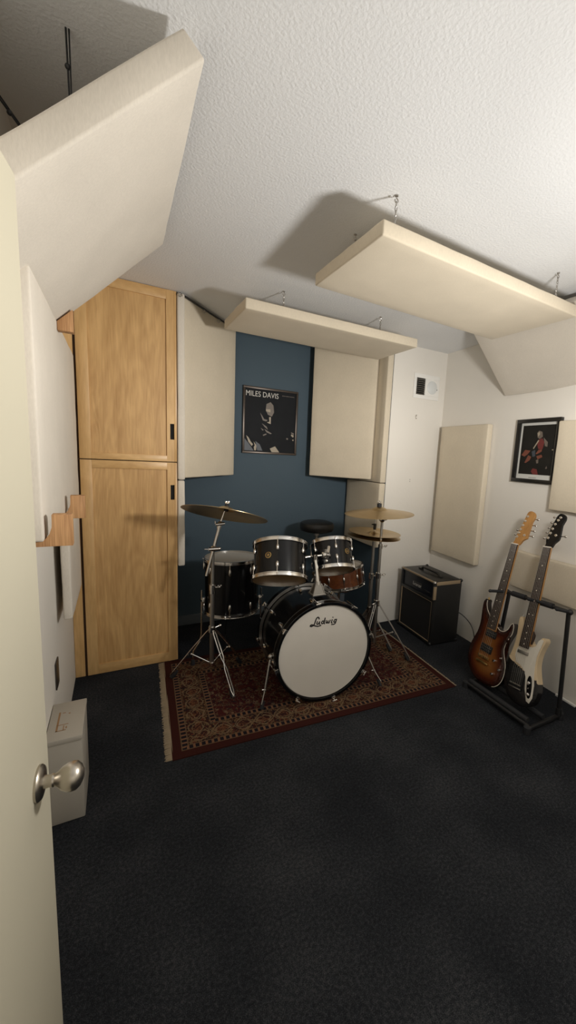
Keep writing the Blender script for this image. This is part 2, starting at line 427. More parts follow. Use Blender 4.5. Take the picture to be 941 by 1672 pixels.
# ------------------------------------------------------------------ storage cabinet
cab = thing('storage_cabinet', 'tall built-in maple cabinet with two stacked shaker doors left of the drum kit', 'cabinet', (.05, YC, 0))
mb = MB(); mb.box((-.185, YC+.022, 0), (AX0-.002, YB, CE-.002)); mb.build('carcass', 'black_gap', cab, 0)
mb = MB(); mb.box((WL+.001, YC+.012, 0), (-.199, YB, CE-.002), .002); mb.build('filler_panel', 'maple_frame', cab)
mb = MB(); mb.box((-.199, YC+.016, 0), (-.185, YC+.03, CE-.002)); mb.build('shadow_gap', plain('gap_shade_brown', (.05, .024, .010), .7), cab)  # brown strip stands in for the shade down the gap
DX0, DX1 = -.186, .318; SI0, SI1 = -.130, .262; HX0, HX1 = .280, .303
def cab_door(z0, z1, hz0, hz1, br, trl):
    mb = MB(); y0, y1 = YC, YC+.02
    mb.box((DX0, y0, z0), (SI0, y1, z1), .0015)
    mb.box((SI1, y0, z0), (HX0, y1, z1)); mb.box((HX1, y0, z0), (DX1, y1, z1), .0015)
    mb.box((HX0, y0, z0), (HX1, y1, hz0)); mb.box((HX0, y0, hz1), (HX1, y1, z1))
    d = mb.build('door', 'maple_frame', cab)
    mb = MB(); mb.box((SI0, y0+.0002, z0), (SI1, y1, z0+br), .0012); mb.build('bottom_rail', 'maple_rail', d)
    mb = MB(); mb.box((SI0, y0+.0002, z1-trl), (SI1, y1, z1), .0012); mb.build('top_rail', 'maple_rail', d)
    mb = MB(); mb.box((SI0-.004, y0+.009, z0+br-.004), (SI1+.004, y1, z1-trl+.004)); mb.build('door_panel', 'maple', d)
    mb = MB(); mb.box((HX0-.001, y0+.012, hz0-.001), (HX1+.001, y1+.004, hz1+.001)); f = mb.build('finger_pull', 'black_gap', d); f['label'] = 'black rectangular finger slot'
cab_door(.006, 1.292, 1.064, 1.155, .060, .045)
cab_door(1.297, CE-.003, 1.430, 1.523, .036, .052)

# ------------------------------------------------------------------ acoustic panels
PG = 'fabric covered acoustic panels'
def puff_panel(mb, Mx, w, h, t, bev=.007, wrinkle=.003):
    """soft box, local x 0..w, y 0..h, z -t..0 (front face at z=0)"""
    old = mb.M; mb.M = Matrix.Identity(4)
    n0 = len(mb.bm.verts)
    mb.box((0, 0, -t), (w, h, 0), bev, 3)
    bm = mb.bm
    bmesh.ops.subdivide_edges(bm, edges=[e for e in bm.edges if e.calc_length() > .06], cuts=10, use_grid_fill=True)
    bm.normal_update()
    sd = random.random()*50
    for v in list(bm.verts)[n0:]:
        p = v.co; q = V((p.x*9+sd, p.y*9, p.z*9)); k = noise.noise(q)*wrinkle + noise.noise(q*3.1)*wrinkle*.4
        if -t+.004 < p.z < -.004 or True:
            side = 1. if (p.x < .002 or p.x > w-.002 or p.y < .002 or p.y > h-.002) else .35
            v.co = p + v.normal*k*side
    for v in list(bm.verts)[n0:]: v.co = Mx @ v.co
    mb.M = old
def wall_panel(name, label, Mx, w, h, t, mat='cream', **k):
    mb = MB(); puff_panel(mb, Mx, w, h, t, **k)
    o = mb.build(name, mat, smooth=60); recentre(o, Mx @ V((w/2, 0, -t/2)))
    return tag(o, label, 'acoustic panel', PG)

def chain(mb, a, b, r=.0017, pitch=.014, wd=.0075):
    a, b = V(a), V(b); d = b-a; n = max(1, int(d.length/pitch)); t = d.normalized()
    u = t.cross(V((0.3, 1, 0.1))).normalized(); w = t.cross(u)
    for i in range(n):
        c = a+d*((i+.5)/n); q = u if i % 2 else w; L = pitch*.72; pts = []
        for k in range(10):
            an = 2*PI*k/10; pts.append(c+t*math.cos(an)*L*.95+q*math.sin(an)*wd*.5)
        mb.tube(pts, r, 5, closed=True)
def ceil_hook(mb, p, r=.002):
    x, y, z = p
    mb.cyl((x, y, CE), (x, y, CE-.004), .006, n=10)
    mb.tube([(x, y, CE), (x, y, CE-.010)]+[(x+.007*math.sin(a), y, CE-.017+.007*math.cos(a)) for a in [i*PI/5 for i in range(9)]], r, 6)

# cloud A (over the drums) and cloud B (nearer, along the right)
def cloud(name, label, c0, ex, ey, w, h, ztop, t, hooks):
    ex = V(ex).normalized(); ey = V(ey).normalized(); ez = ex.cross(ey)      # ez points up; front = underside
    root = thing(name, label, 'acoustic panel', (V(c0)+ex*w/2+ey*h/2)[:], PG)
    mb = MB(); Mx = frame(V(c0)+ez*t, ex, ey, ez); puff_panel(mb, Mx, w, h, t); mb.build('panel', 'cream', root, 60)
    for hx, hy in hooks:
        p = V(c0)+ex*hx+ey*hy+ez*t
        mb = MB(); ceil_hook(mb, (p.x, p.y, CE)); mb.build('ceiling_hook', 'steel', root)
        mb = MB(); chain(mb, (p.x, p.y, CE-.022), p); mb.build('chain', 'steel', root)
    return root
cloud('hanging_panel', 'cream acoustic panel hanging flat on chains above the drum alcove', (.597, 2.150, 2.115), (1.148, 0, 0), (-.008, .443, 0), 1.142, .443, 2.17, .055,
      [(.238, .078), (.895, .080), (.238, .37), (.895, .37)])
cloud('hanging_panel', 'large cream acoustic panel hanging on chains nearest the camera at upper right', (.790, 1.203, 2.118), (1.2, .052, 0), (-.012, .502, 0), 1.20, .500, 2.17, .052,
      [(.070, .030), (1.02, .012), (.085, .315), (1.02, .40)])

# panel D : leaning from the ceiling to the left wall
def leaning(label, top, bot, y0, y1, t, wires):
    """top/bot: (x,z) of the lower face's upper and lower edge"""
    tx = V((top[0], 0, top[1])); bx = V((bot[0], 0, bot[1])); ex = (tx-bx).normalized()
    sgn = 1 if top[0] > bot[0] else -1
    if sgn > 0: ey = V((0, 1, 0)); ez = ex.cross(ey)
    else: ey = V((0, 1, 0)); ez = ex.cross(ey)
    down = V((0, 0, -1))
    if ez.dot(down) < 0:          # front face must look down into the room
        o = V((bot[0], y1, bot[1])); ey = V((0, -1, 0)); ez = ex.cross(ey)
    else: o = V((bot[0], y0, bot[1]))
    w = (tx-bx).length
    root = thing('leaning_panel', label, 'acoustic panel', ((top[0]+bot[0])/2, (y0+y1)/2, (top[1]+bot[1])/2), PG)
    mb = MB(); puff_panel(mb, frame(o, ex, ey, ez), w, y1-y0, t, wrinkle=.004); mb.build('panel', 'canvas', root, 60)
    for a, b in wires:
        mb = MB(); a = V(a); b = V(b)
        mb.tube([a, a+(b-a)*.15, a+(b-a)*.5, b], .0022, 6); mb.tube([a+V((.006, 0, 0)), a+(b-a)*.5+V((.004, 0, 0)), b+V((.003, 0, 0))], .0018, 6)
        mb.ball(a+(b-a)*.3, .006); mb.build('wire_and_gap_shade', 'black_metal', root)
    return root
leaning('large cream panel leaning between ceiling and left wall at upper left', (.188, 2.220), (-.222, 1.800), 1.030, 1.945, .062,
        [((-.079, 1.19, CE), (-.075, 1.19, 2.03)), ((-.245, 1.29, 2.18), (-.10, 1.29, 2.0))])
leaning('cream panel leaning between ceiling and right wall beyond the hanging panel', (2.010, 2.205), (2.372, 1.856), .85, 1.94, .055,
        [((2.2, 1.5, CE), (2.2, 1.5, 2.08))])
# alcove corner traps
def vert_panel(label, p, q, z0, z1, t, mat='cream', name='corner_panel'):
    """face from p to q (left to right as seen), standing upright; thickness goes behind"""
    p = V((p[0], p[1], z0)); q = V((q[0], q[1], z0)); ex = (q-p).normalized(); ey = V((0, 0, 1)); ez = ex.cross(ey)
    return wall_panel(name, label, frame(p, ex, ey, ez), (q-p).length, z1-z0, t, mat, wrinkle=.002)
lcp = vert_panel('cream panel standing diagonally across the left corner of the blue alcove', (.368, 2.632), (.790, 3.085), 1.198, 2.262, .04)
vert_panel('cream panel standing diagonally across the right corner of the blue alcove', (1.421, 3.060), (1.800, 2.690), 1.212, 2.262, .05)
mb = MB(); mb.tube([(.335, 2.585, 2.262), (.372, 2.622, 2.262), (.50, 2.762, 2.262), (.70, 2.976, 2.262)], .0045, 6); mb.build('wire_and_gap_shade', 'black_metal', lcp)  # dark tube stands in for the shaded gap above the panel
for q in ((.338, 2.583, 2.258), (.500, 2.756, 2.252), (.62, 2.886, 2.252)):
    mb = MB(); mb.tube([(q[0]+.009*math.cos(a), q[1]-.004, q[2]-.008+.009*math.sin(a)) for a in [k*PI/5 for k in range(10)]], .0022, 6, closed=True); mb.build('screw_eye', 'steel', lcp)
# panels lining the alcove sides (ends seen edge-on)
vert_panel('upper of two cream panels seen edge-on between the maple cabinet and the blue alcove', (.363, 2.590), (.3633, 3.05), 1.192, 2.262, .043, 'canvas', 'side_panel') if False else None
def side_box(label, x0, x1, y0, y1, z0, z1, mat='canvas'):
    Mx = frame((x0, y0, z0), V((1, 0, 0)), V((0, 0, 1)), V((0, -1, 0)))
    mb = MB(); puff_panel(mb, frame((x0, y0, z0), V((1, 0, 0)), V((0, 0, 1)), V((0, -1, 0))), x1-x0, z1-z0, y1-y0, .008, .002)
    o = mb.build('side_panel', mat, smooth=60); recentre(o, ((x0+x1)/2, (y0+y1)/2, z0)); return tag(o, label, 'acoustic panel', PG)
side_box('upper of two cream panels seen edge-on between the maple cabinet and the blue alcove', .321, .362, 2.590, 3.02, 1.190, 2.266)
side_box('lower of two cream panels seen edge-on between the maple cabinet and the blue alcove', .321, .362, 2.596, 3.02, .640, 1.184)
side_box('upper cream panel lining the right side of the blue alcove, beside the white wall', 1.836, 1.889, 2.600, 3.10, 1.192, 2.266, 'cream')
side_box('lower cream panel lining the right side of the alcove behind the hi-hat', 1.833, 1.889, 2.600, 3.12, .660, 1.187, 'cream')
# left wall panels
Mx = frame((-.190, 1.36, 1.096), V((0, 1, 0)), V((0, 0, 1)), V((1, 0, 0)))
wall_panel('wall_panel', 'pale canvas panel held on wooden blocks high on the left wall', Mx, 1.18, .735, .058, 'canvas', wrinkle=.004)
Mx = frame((-.190, 1.985, .612), V((0, 1, 0)), V((0, 0, 1)), V((1, 0, 0)))
wall_panel('wall_panel', 'narrow pale canvas panel low on the left wall beside the maple cabinet', Mx, .50, .42, .034, 'canvas', wrinkle=.004)
# wooden support blocks: profile (x from wall, z), notch toward the wall
def block(label, y, z0, zt, flip=False):
    prof = [(0, 0), (.128, 0), (.128, .092), (.079, .092), (.079, .056), (.073, .036), (.063, .022), (.050, .014), (0, .012)]
    mb = MB(); mb.M = frame((WL, y, z0), V((1, 0, 0)), V((0, 0, -1 if flip else 1)), V((0, -1 if not flip else 1, 0)))
    mb.prism(prof, -.019, .019, .0008); o = mb.build('support_block', 'fir'); recentre(o, (WL+.06, y, z0))
    return tag(o, label, 'wooden block', 'notched wooden panel supports')
block('notched fir block under the near end of the canvas panel on left wall', 1.384, 1.080, 0)
block('notched fir block under the far end of the canvas panel, against the cabinet', 1.90, 1.078, 0)
mb = MB(); mb.M = frame((0, 1.90, 0), V((1, 0, 0)), V((0, 0, 1)), V((0, -1, 0)))
mb.prism([(-.1885, 1.795), (-.138, 1.795), (-.138, 1.876), (-.1885, 1.826)], -.019, .019, .0008); o = mb.build('support_block', 'fir'); recentre(o, (-.16, 1.90, 1.80))
tag(o, 'fir block above the canvas panel, tucked under the big leaning panel', 'wooden block', 'notched wooden panel supports')
# right wall panels
ang = math.atan2(CORN-2.335, YC-1.1); ryd = V((math.sin(ang), math.cos(ang), 0)); rn = V((-math.cos(ang), math.sin(ang), 0))
def right_panel(name, label, yfar, ynear, z0, z1, t, mat='cream'):
    p = V((xw(yfar), yfar, z0))+rn*(t+.003); L = (yfar-ynear)/math.cos(ang)
    Mx = frame(p, -ryd, V((0, 0, 1)), (-ryd).cross(V((0, 0, 1))))
    return wall_panel(name, label, Mx, L, z1-z0, t, mat)
right_panel('wall_panel', 'tall cream panel on the right wall above the amplifier', 2.535, 2.028, .620, 1.672, .05)
right_panel('wall_panel', 'cream panel at the right picture edge beside the framed guitarist print', 1.478, .90, 1.130, 1.660, .05)
right_panel('wall_panel', 'cream panel low on the right wall behind the guitar necks', 1.69, .86, .580, .826, .05)

# ------------------------------------------------------------------ door
DA = R(6); dd = V((math.sin(DA), math.cos(DA), 0)); dn = V((math.cos(DA), -math.sin(DA), 0))
latch = V((-.115, .748, 0)); dw = .76
dr = struct(MB().build('door_1', 'door')) if False else None
mb = MB(); mb.M = frame(latch-dd*dw-dn*.036, dd, V((0, 0, 1)), dn)
mb.box((0, .012, 0), (dw, 1.738, .036), .0015); door = struct(mb.build('door_1', 'door')); door['label'] = 'cream painted room door standing open at left'
kc = latch-dd*.058+V((0, 0, .852)); KS = Matrix.Scale(.79, 4)
mb = MB(); mb.M = axis_frame(kc, dn) @ KS
mb.lathe([(.0335, 0), (.0335, .004), (.030, .008), (.020, .010), (.014, .0105)], 32); ro = mb.build('knob_rose', 'nickel', door)
mb = MB(); mb.M = axis_frame(kc, dn) @ KS
mb.lathe([(.0125, .009), (.0115, .020), (.0125, .023), (.0125, .026), (.0115, .028), (.014, .033), (.021, .040), (.0262, .050), (.0275, .058), (.0262, .066), (.020, .073), (.010, .0775), (0, .079)], 32)
mb.build('door_knob', 'nickel', door)

# ------------------------------------------------------------------ white metal box on the floor by the left wall
bx = thing('metal_box', 'white metal box with rust stained top on the carpet against the left wall', 'box', (-.19, 1.66, 0))
mb = MB(); mb.box((-.247, 1.552, .003), (-.137, 1.785, .322), .004); mb.build('case', 'white_metal', bx)
mb = MB(); mb.box((-.248, 1.548, .322), (-.135, 1.788, .341), .003); mb.build('lid', 'white_metal', bx)
mr = plain('rust_stain', (.30, .17, .08), .8)
mb = MB()
for a, b in (((-.222, 1.60), (-.216, 1.72)), ((-.222, 1.60), (-.190, 1.604)), ((-.200, 1.60), (-.197, 1.63)), ((-.222, 1.635), (-.185, 1.638)), ((-.192, 1.61), (-.188, 1.622)), ((-.190, 1.70), (-.184, 1.706)), ((-.210, 1.71), (-.200, 1.714))):
    mb.box((a[0], a[1], .3408), (b[0], b[1], .3414))
mb.build('rust_mark', mr, bx)
# outlet on the left wall
ol = thing('outlet_plate', 'small dark brown outlet plate low on the left wall', 'outlet', (WL, 1.91, .36))
mb = MB(); mb.box((WL+.0005, 1.872, .352), (WL+.006, 1.948, .468), .002); mb.build('plate', 'outlet', ol)
for z in (.388, .432):
    mb = MB(); mb.M = axis_frame((WL+.006, 1.91, z), (1, 0, 0)); mb.lathe([(.016, 0), (.016, .004), (.013, .006), (0, .006)], 16); mb.build('socket', 'outlet', ol)

# ------------------------------------------------------------------ air vent on the far wall
vt = thing('wall_vent', 'white wall vent with black louvres and round cover on the far white wall', 'vent', (2.23, YC, 1.88))
vx0, vx1, vz0, vz1 = 2.096, 2.362, 1.885, 2.078
mb = MB()
lx0, lx1, lz0, lz1 = 2.122, 2.212, 1.915, 2.045
for a, b in (((vx0, vz0), (vx1, lz0)), ((vx0, lz1), (vx1, vz1)), ((vx0, lz0), (lx0, lz1)), ((lx1, lz0), (vx1, lz1))):
    mb.box((a[0], YC-.010, a[1]), (b[0], YC-.0005, b[1]), .001)
mb.build('vent_frame', 'white_plastic', vt)
mb = MB(); mb.box((lx0-.001, YC-.002, lz0-.001), (lx1+.001, YC-.0007, lz1+.001)); mb.build('vent_opening', 'black_gap', vt)
for i in range(8):
    z = lz0+.009+i*.0158; mb = MB(); mb.M = Matrix.Translation((0, YC-.006, z)) @ Matrix.Rotation(R(35), 4, 'X'); mb.box((lx0, -.005, -.0012), (lx1, .004, .0012)); mb.build('louvre', 'steel', vt)
mb = MB(); mb.M = axis_frame((2.285, YC-.010, 1.982), (0, -1, 0)); mb.lathe([(.052, 0), (.052, .003), (.046, .007), (0, .008)], 36); mb.build('round_cover', plain('grey_white_plastic', (.66, .68, .68), .35), vt)
mb = MB(); mb.ball((2.335, YC-.012, 1.970), .005); mb.build('latch_screw', 'outlet', vt)
for z in (1.209, 1.225):
    mb = MB(); mb.M = axis_frame((2.138, YC-.0004, z), (0, -1, 0)); mb.lathe([(0, 0), (.0028, 0), (.0028, .0006), (0, .0006)], 10); mb.build('nail_hole', 'black_gap', bpy.data.objects['wall_far'])
# bent nail below
mb = MB(); mb.tube([(2.147, YC, 1.722), (2.147, YC-.012, 1.722), (2.141, YC-.018, 1.728), (2.138, YC-.018, 1.738), (2.141, YC-.014, 1.748), (2.147, YC-.012, 1.752)], .0022, 6); o = mb.build('wall_hook', 'steel'); recentre(o, (2.147, YC, 1.722)); tag(o, 'tiny bent hook in the white far wall below the vent', 'hook')

# ------------------------------------------------------------------ framed pictures
def font_text(txt, size, Mx, depth, mat, parent, name, sx=1.):
    cu = bpy.data.curves.new(name, 'FONT'); cu.body = txt; cu.size = size; cu.extrude = depth; cu.resolution_u = 3
    ob = bpy.data.objects.new(name, cu); C.objects.link(ob)
    dg = bpy.context.evaluated_depsgraph_get(); me = bpy.data.meshes.new_from_object(ob.evaluated_get(dg))
    bpy.data.objects.remove(ob); bpy.data.curves.remove(cu)
    off = root_loc(parent)
    for v in me.vertices: v.co = Mx @ V((v.co.x*sx, v.co.y, v.co.z)) - off
    me.materials.clear(); me.materials.append(M[mat])
    o = bpy.data.objects.new(name, me); C.objects.link(o); o.parent = parent; return o
def picture(name, label, Mx, w, h, fw, fd, fmat, mat_w, printmat):
    """local x right, y up, z out of wall, origin lower-left"""
    root = thing(name, label, 'picture', (Mx @ V((w/2, 0, 0)))[:])
    mb = MB(); mb.M = Mx
    mb.box((0, 0, .0005), (w, fw, fd), .0015); mb.box((0, h-fw, .0005), (w, h, fd), .0015)
    mb.box((0, fw, .0005), (fw, h-fw, fd), .0015); mb.box((w-fw, fw, .0005), (w, h-fw, fd), .0015)
    mb.build('frame', fmat, root)
    a = fw
    if mat_w:
        mb = MB(); mb.M = Mx; mb.box((fw-.001, fw-.001, .001), (w-fw+.001, h-fw+.001, .006)); mb.build('mat_board', 'mat_board', root)
        a = fw+mat_w
    mb = MB(); mb.M = Mx; mb.box((a-.0005, a+(mat_w*.9 if mat_w else 0)-.0005, .001), (w-a+.0005, h-a+.0005, .0075)); pr = mb.build('print', printmat, root)
    return root, pr
px0, pw, pz0, ph = .865, .462, 1.372, .520
Mx = frame((px0, YB, pz0), V((1, 0, 0)), V((0, 0, 1)), V((0, -1, 0)))
pic, prt = picture('framed_poster', 'dark framed music poster with pale lettering on the blue alcove wall', Mx, pw, ph, .016, .02, 'frame_bronze', 0, 'print_dark')
Mt = Mx @ Matrix.Translation((.021, .447, .0077))
font_text('MILES DAVIS', .058, Mt, .0002, 'pale_ink', prt, 'title_lettering', .86)
mb = MB(); mb.M = Mx
for i in range(9): mb.box((.325+i*.012, .472+((i*7) % 3)*.0006, .0075), (.334+i*.012, .477, .0079))
mb.build('small_lettering', 'skin1', prt)
def patches(Mx, lst, parent, name, z=.0075):
    for i, (mat, poly) in enumerate(lst):
        mb = MB(); mb.M = Mx; mb.prism(poly, z, z+.0002+.00003*i); mb.build(name, mat, parent, 0)
def U(pts, ox, oy, sx, sy): return [(ox+x*sx, oy+y*sy) for x, y in pts]
# generic dim figure: lit face, lapels, hands (crop units: x 160..800, y 180..1010 down)
def PQ(L): return [((x-150)/650*pw*.965+.008, ph-(y-160)/860*ph*.985-.004) for x, y in L]
patches(Mx, [
 ('skin1', PQ([(420, 360), (470, 330), (505, 370), (515, 460), (490, 520), (440, 500), (412, 440)])),
 ('skin2', PQ([(418, 430), (470, 425), (470, 465), (415, 455)])),
 ('skin2', PQ([(455, 530), (478, 525), (478, 620), (450, 612), (430, 600), (460, 590)])),
 ('skin1', PQ([(345, 480), (372, 520), (395, 560), (440, 570), (420, 590), (380, 580)])),
 ('skin1', PQ([(370, 620), (430, 660), (445, 700), (400, 660)])), ('skin1', PQ([(355, 680), (395, 705), (380, 715)])),
 ('skin2', PQ([(185, 790), (215, 820), (240, 870), (268, 905), (255, 930), (215, 880)])),
 ('skin2', PQ([(275, 865), (310, 920), (305, 985), (285, 985), (278, 940), (290, 920)])),
 ('skin5', PQ([(165, 830), (220, 900), (280, 990), (165, 990)])), ('skin5', PQ([(295, 860), (350, 900), (385, 985), (320, 985)])),
 ('skin2', PQ([(475, 950), (540, 915), (595, 995), (500, 998)])),
 ('skin1', PQ([(740, 705), (775, 720), (778, 740), (745, 730)])), ('skin2', PQ([(745, 735), (778, 750), (770, 780), (740, 755)])),
 ('skin1', PQ([(680, 790), (705, 795), (700, 815), (682, 810)])), ('skin2', PQ([(755, 810), (778, 805), (772, 830)])),
 ('skin1', PQ([(400, 690), (450, 720), (495, 745), (480, 755), (430, 735)])), ('skin1', PQ([(385, 770), (425, 750), (430, 765), (390, 785)])),
], prt, 'light_patch')
# right wall print
yA, yB_ = 1.802, 1.486; zA, zB_ = 1.280, 1.688
p = V((xw(yA), yA, zA)); wA = (yA-yB_)/math.cos(ang)
Mx = frame(p, -ryd, V((0, 0, 1)), rn)
pic2, prt2 = picture('framed_print', 'black framed print of a seated guitarist on the right wall', Mx, wA, zB_-zA, .024, .026, 'frame_black', .016, 'print_dark2')
def PQ2(L):
    out = []
    for x, y in L:
        t = (y-170)/830.; xl = 215-t*85; xr = 770-t*105; out.append(((x-xl)/(xr-xl)*wA, (zB_-zA)*(1-t)))
    return out
patches(Mx, [
 ('skin1', PQ2([(455, 350), (480, 322), (520, 340), (525, 400), (485, 430), (460, 410)])), ('skin2', PQ2([(460, 355), (485, 335), (490, 370), (465, 400)])),
 ('skin4', PQ2([(470, 440), (520, 420), (545, 470), (520, 560), (470, 560), (455, 500)])), ('skin1', PQ2([(535, 410), (585, 470), (580, 530), (550, 520)])),
 ('skin2', PQ2([(400, 550), (470, 440), (480, 450), (412, 556)])), ('skin3', PQ2([(435, 620), (470, 570), (515, 560), (510, 590), (450, 625)])),
 ('skin3', PQ2([(250, 640), (300, 570), (370, 580), (330, 630), (290, 660)])), ('skin3', PQ2([(290, 740), (340, 640), (380, 660), (360, 705), (305, 745)])),
 ('skin5', PQ2([(385, 590), (430, 570), (430, 650), (395, 660)])), ('skin3', PQ2([(445, 650), (510, 630), (520, 660), (460, 690)])),
 ('skin4', PQ2([(375, 850), (400, 810), (450, 820), (465, 890), (400, 890)])), ('skin1', PQ2([(440, 700), (470, 690), (468, 740), (445, 745)])),
 ('skin1', PQ2([(555, 800), (570, 770), (575, 800), (560, 810)])), ('skin2', PQ2([(635, 560), (655, 560), (650, 575), (635, 572)])),
], prt2, 'figure_patch')
mb = MB(); mb.M = Mx
for i in range(8): mb.box((.122+i*.007, .0315, .006), (.127+i*.007, .0345, .0064))
mb.build('caption_lettering', 'ink', pic2)

# ------------------------------------------------------------------ rug
rc = V((1.0255, 2.108, 0)); ra = R(-3.0)
rug = thing('rug', 'red and tan oriental rug with cream fringe under the drum kit', 'rug', rc[:])
rug.rotation_euler = (0, 0, ra)
bm = bmesh.new(); bmesh.ops.create_grid(bm, x_segments=60, y_segments=44, size=.5)
for v in bm.verts: v.co = V((v.co.x*RW, v.co.y*RD, .006+noise.noise(v.co*5)*.0008))
ext = bmesh.ops.extrude_face_region(bm, geom=bm.faces[:])
for v in [g for g in ext['geom'] if isinstance(g, bmesh.types.BMVert)]: v.co.z = .0005
bmesh.ops.recalc_face_normals(bm, faces=bm.faces)
me = bpy.data.meshes.new('pile'); bm.to_mesh(me); bm.free(); me.materials.append(M['rug'])
ro_ = bpy.data.objects.new('pile', me); C.objects.link(ro_); ro_.parent = rug
for sgn, fw_ in ((-1, .030), (1, .016)):
    bm = bmesh.new(); n = 230
    for i in range(n):
        y = -RD/2+.004+(RD-.008)*(i+.5)/n; x0 = sgn*(RW/2-.004); x1 = sgn*(RW/2+fw_*random.uniform(.8, 1.1)); dy = random.uniform(-.004, .004); hw = .0021
        a = [bm.verts.new(q) for q in ((x0, y-hw, .006), (x0, y+hw, .006), (x1, y+dy+hw*.7, .003), (x1, y+dy-hw*.7, .003), (x0, y-hw, .002), (x0, y+hw, .002), (x1, y+dy+hw*.7, .001), (x1, y+dy-hw*.7, .001))]
        for q in ((0, 1, 2, 3), (7, 6, 5, 4), (0, 3, 7, 4), (1, 5, 6, 2), (2, 6, 7, 3), (0, 4, 5, 1)): bm.faces.new([a[k] for k in q])
    bmesh.ops.recalc_face_normals(bm, faces=bm.faces)
    me = bpy.data.meshes.new('fringe'); bm.to_mesh(me); bm.free(); me.materials.append(M['fringe'])
    o = bpy.data.objects.new('fringe', me); C.objects.link(o); o.parent = rug
RZ = .0075   # top of rug

# ------------------------------------------------------------------ drums
def lug(mb, ang_, r, z, L, sc=1.):
    """bullet lug on a shell, long axis along z"""
    old = mb.M
    mb.M = old @ Matrix.Rotation(ang_, 4, 'Z') @ Matrix.Translation((r, 0, z)) @ Matrix.Diagonal((sc, sc, L, 1))
    mb.lathe([(0, -.5), (.004, -.47), (.0075, -.30), (.0085, 0), (.0075, .30), (.004, .47), (0, .5)], 14, cap=False)
    mb.M = old @ Matrix.Rotation(ang_, 4, 'Z') @ Matrix.Translation((r, 0, z)); mb.box((-.006, -.005, -L*.25), (.004, .005, L*.25), .001)
    mb.M = old
def hoop(mb, r, z, flip=1, h=.020):
    mb.lathe([(r-.006, z), (r+.002, z), (r+.002, z+flip*.003), (r-.001, z+flip*.005), (r-.001, z+flip*(h-.004)), (r+.003, z+flip*(h-.003)), (r+.003, z+flip*h), (r-.006, z+flip*h), (r-.006, z)], 48, cap=False)
def tom(name, label, c, up, Rr, L, nl, a0, badge_a, shell='black_gloss', top='head_grey', bottom='head_amber', lugL=.034, group=None, two_rows=True, badge=True):
    root = thing(name, label, 'drum', (V(c)-V(up).normalized()*L/2)[:], group)
    Mx = axis_frame(c, up); rs = Rr-.008
    mb = MB(); mb.M = Mx; mb.lathe([(rs-.006, -L/2+.006), (rs, -L/2+.006), (rs, L/2-.006), (rs-.006, L/2-.006), (rs-.006, -L/2+.006)], 48, cap=False); mb.build('shell', shell, root)
    mb = MB(); mb.M = Mx; hoop(mb, Rr, L/2-.012); mb.build('rim', 'chrome', root)
    mb = MB(); mb.M = Mx; hoop(mb, Rr, -L/2+.012, -1); mb.build('rim', 'chrome', root)
    mb = MB(); mb.M = Mx; mb.lathe([(0, L/2-.003), (Rr-.008, L/2-.003), (Rr-.006, L/2-.008), (0, L/2-.008)], 48, cap=False); mb.build('drum_head', top, root)
    mb = MB(); mb.M = Mx; mb.lathe([(0, -L/2+.003), (Rr-.008, -L/2+.003), (Rr-.006, -L/2+.008), (0, -L/2+.008)], 48, cap=False); mb.build('drum_head', bottom, root)
    for k in range(nl):
        an = a0+2*PI*k/nl
        for sg in ((1, -1) if two_rows else (0,)):
            mb = MB(); mb.M = Mx
            zc = sg*(L/2-.012-.020-lugL*.6) if two_rows else 0
            lug(mb, an, rs+.006, zc, lugL)
            ca, sa = math.cos(an), math.sin(an); q = Rr+.001
            for s2 in ((sg,) if two_rows else (1, -1)):
                mb.cyl((q*ca, q*sa, zc), (q*ca, q*sa, s2*(L/2+.004)), .0022, n=8); mb.cyl((q*ca, q*sa, s2*(L/2-.006)), (q*ca, q*sa, s2*(L/2+.008)), .0038, n=8)
                b0, b1 = sorted((s2*(L/2-.004), s2*(L/2-.010)))
                old = mb.M; mb.M = old @ Matrix.Rotation(an, 4, 'Z'); mb.box((Rr-.002, -.006, b0), (Rr+.007, .006, b1), .001); mb.M = old
            mb.build('lug', 'chrome', root)
    if badge:
        bw = Mx @ (Matrix.Rotation(badge_a, 4, 'Z') @ V((rs+.0006, 0, L*.03))); bn = Mx.to_3x3() @ (Matrix.Rotation(badge_a, 3, 'Z') @ V((1, 0, 0)))
        mb = MB(); mb.M = axis_frame(bw, bn, up); mb.lathe([(.0175, -.001), (.0175, .0015), (.0150, .0022), (.0145, .0012), (0, .0012)], 28)
        bd = mb.build('badge', 'gold', root)
        mb = MB(); mb.M = axis_frame(bw, bn, up); mb.lathe([(.0135, .0010), (.0135, .0016), (.0070, .0016), (.0070, .0010)], 24, cap=False); mb.tube([(-.004, .003, .002), (0, -.003, .002), (.004, .003, .002), (.001, .005, .002)], .0011, 6); mb.build('badge_ring', 'black_satin', bd)
    return root, Mx
def P_tom(c): return c
t1c = V((.802, 2.067, .765)); t1u = V((.17, .475, .86)).normalized()
tom1, MT1 = tom('tom_drum', 'larger black rack tom on the left of the bass drum mount', t1c, t1u, .156, .200, 6, R(236-17-33), R(226), group='drum kit')
t2c = V((1.154, 2.094, .765)); t2u = V((.10, .48, .86)).normalized()
tom2, MT2 = tom('tom_drum', 'smaller black rack tom on the right, in front of the snare', t2c, t2u, .133, .170, 6, R(256), R(291), group='drum kit')
ftc = V((.644, 2.52, .520)); tomf, MTF = tom('floor_tom', 'deep black floor tom behind the left cymbal stand', ftc, (0, .03, 1), .178, .345, 8, R(252), R(245), bottom='head_amber', lugL=.045, group='drum kit', badge=False)
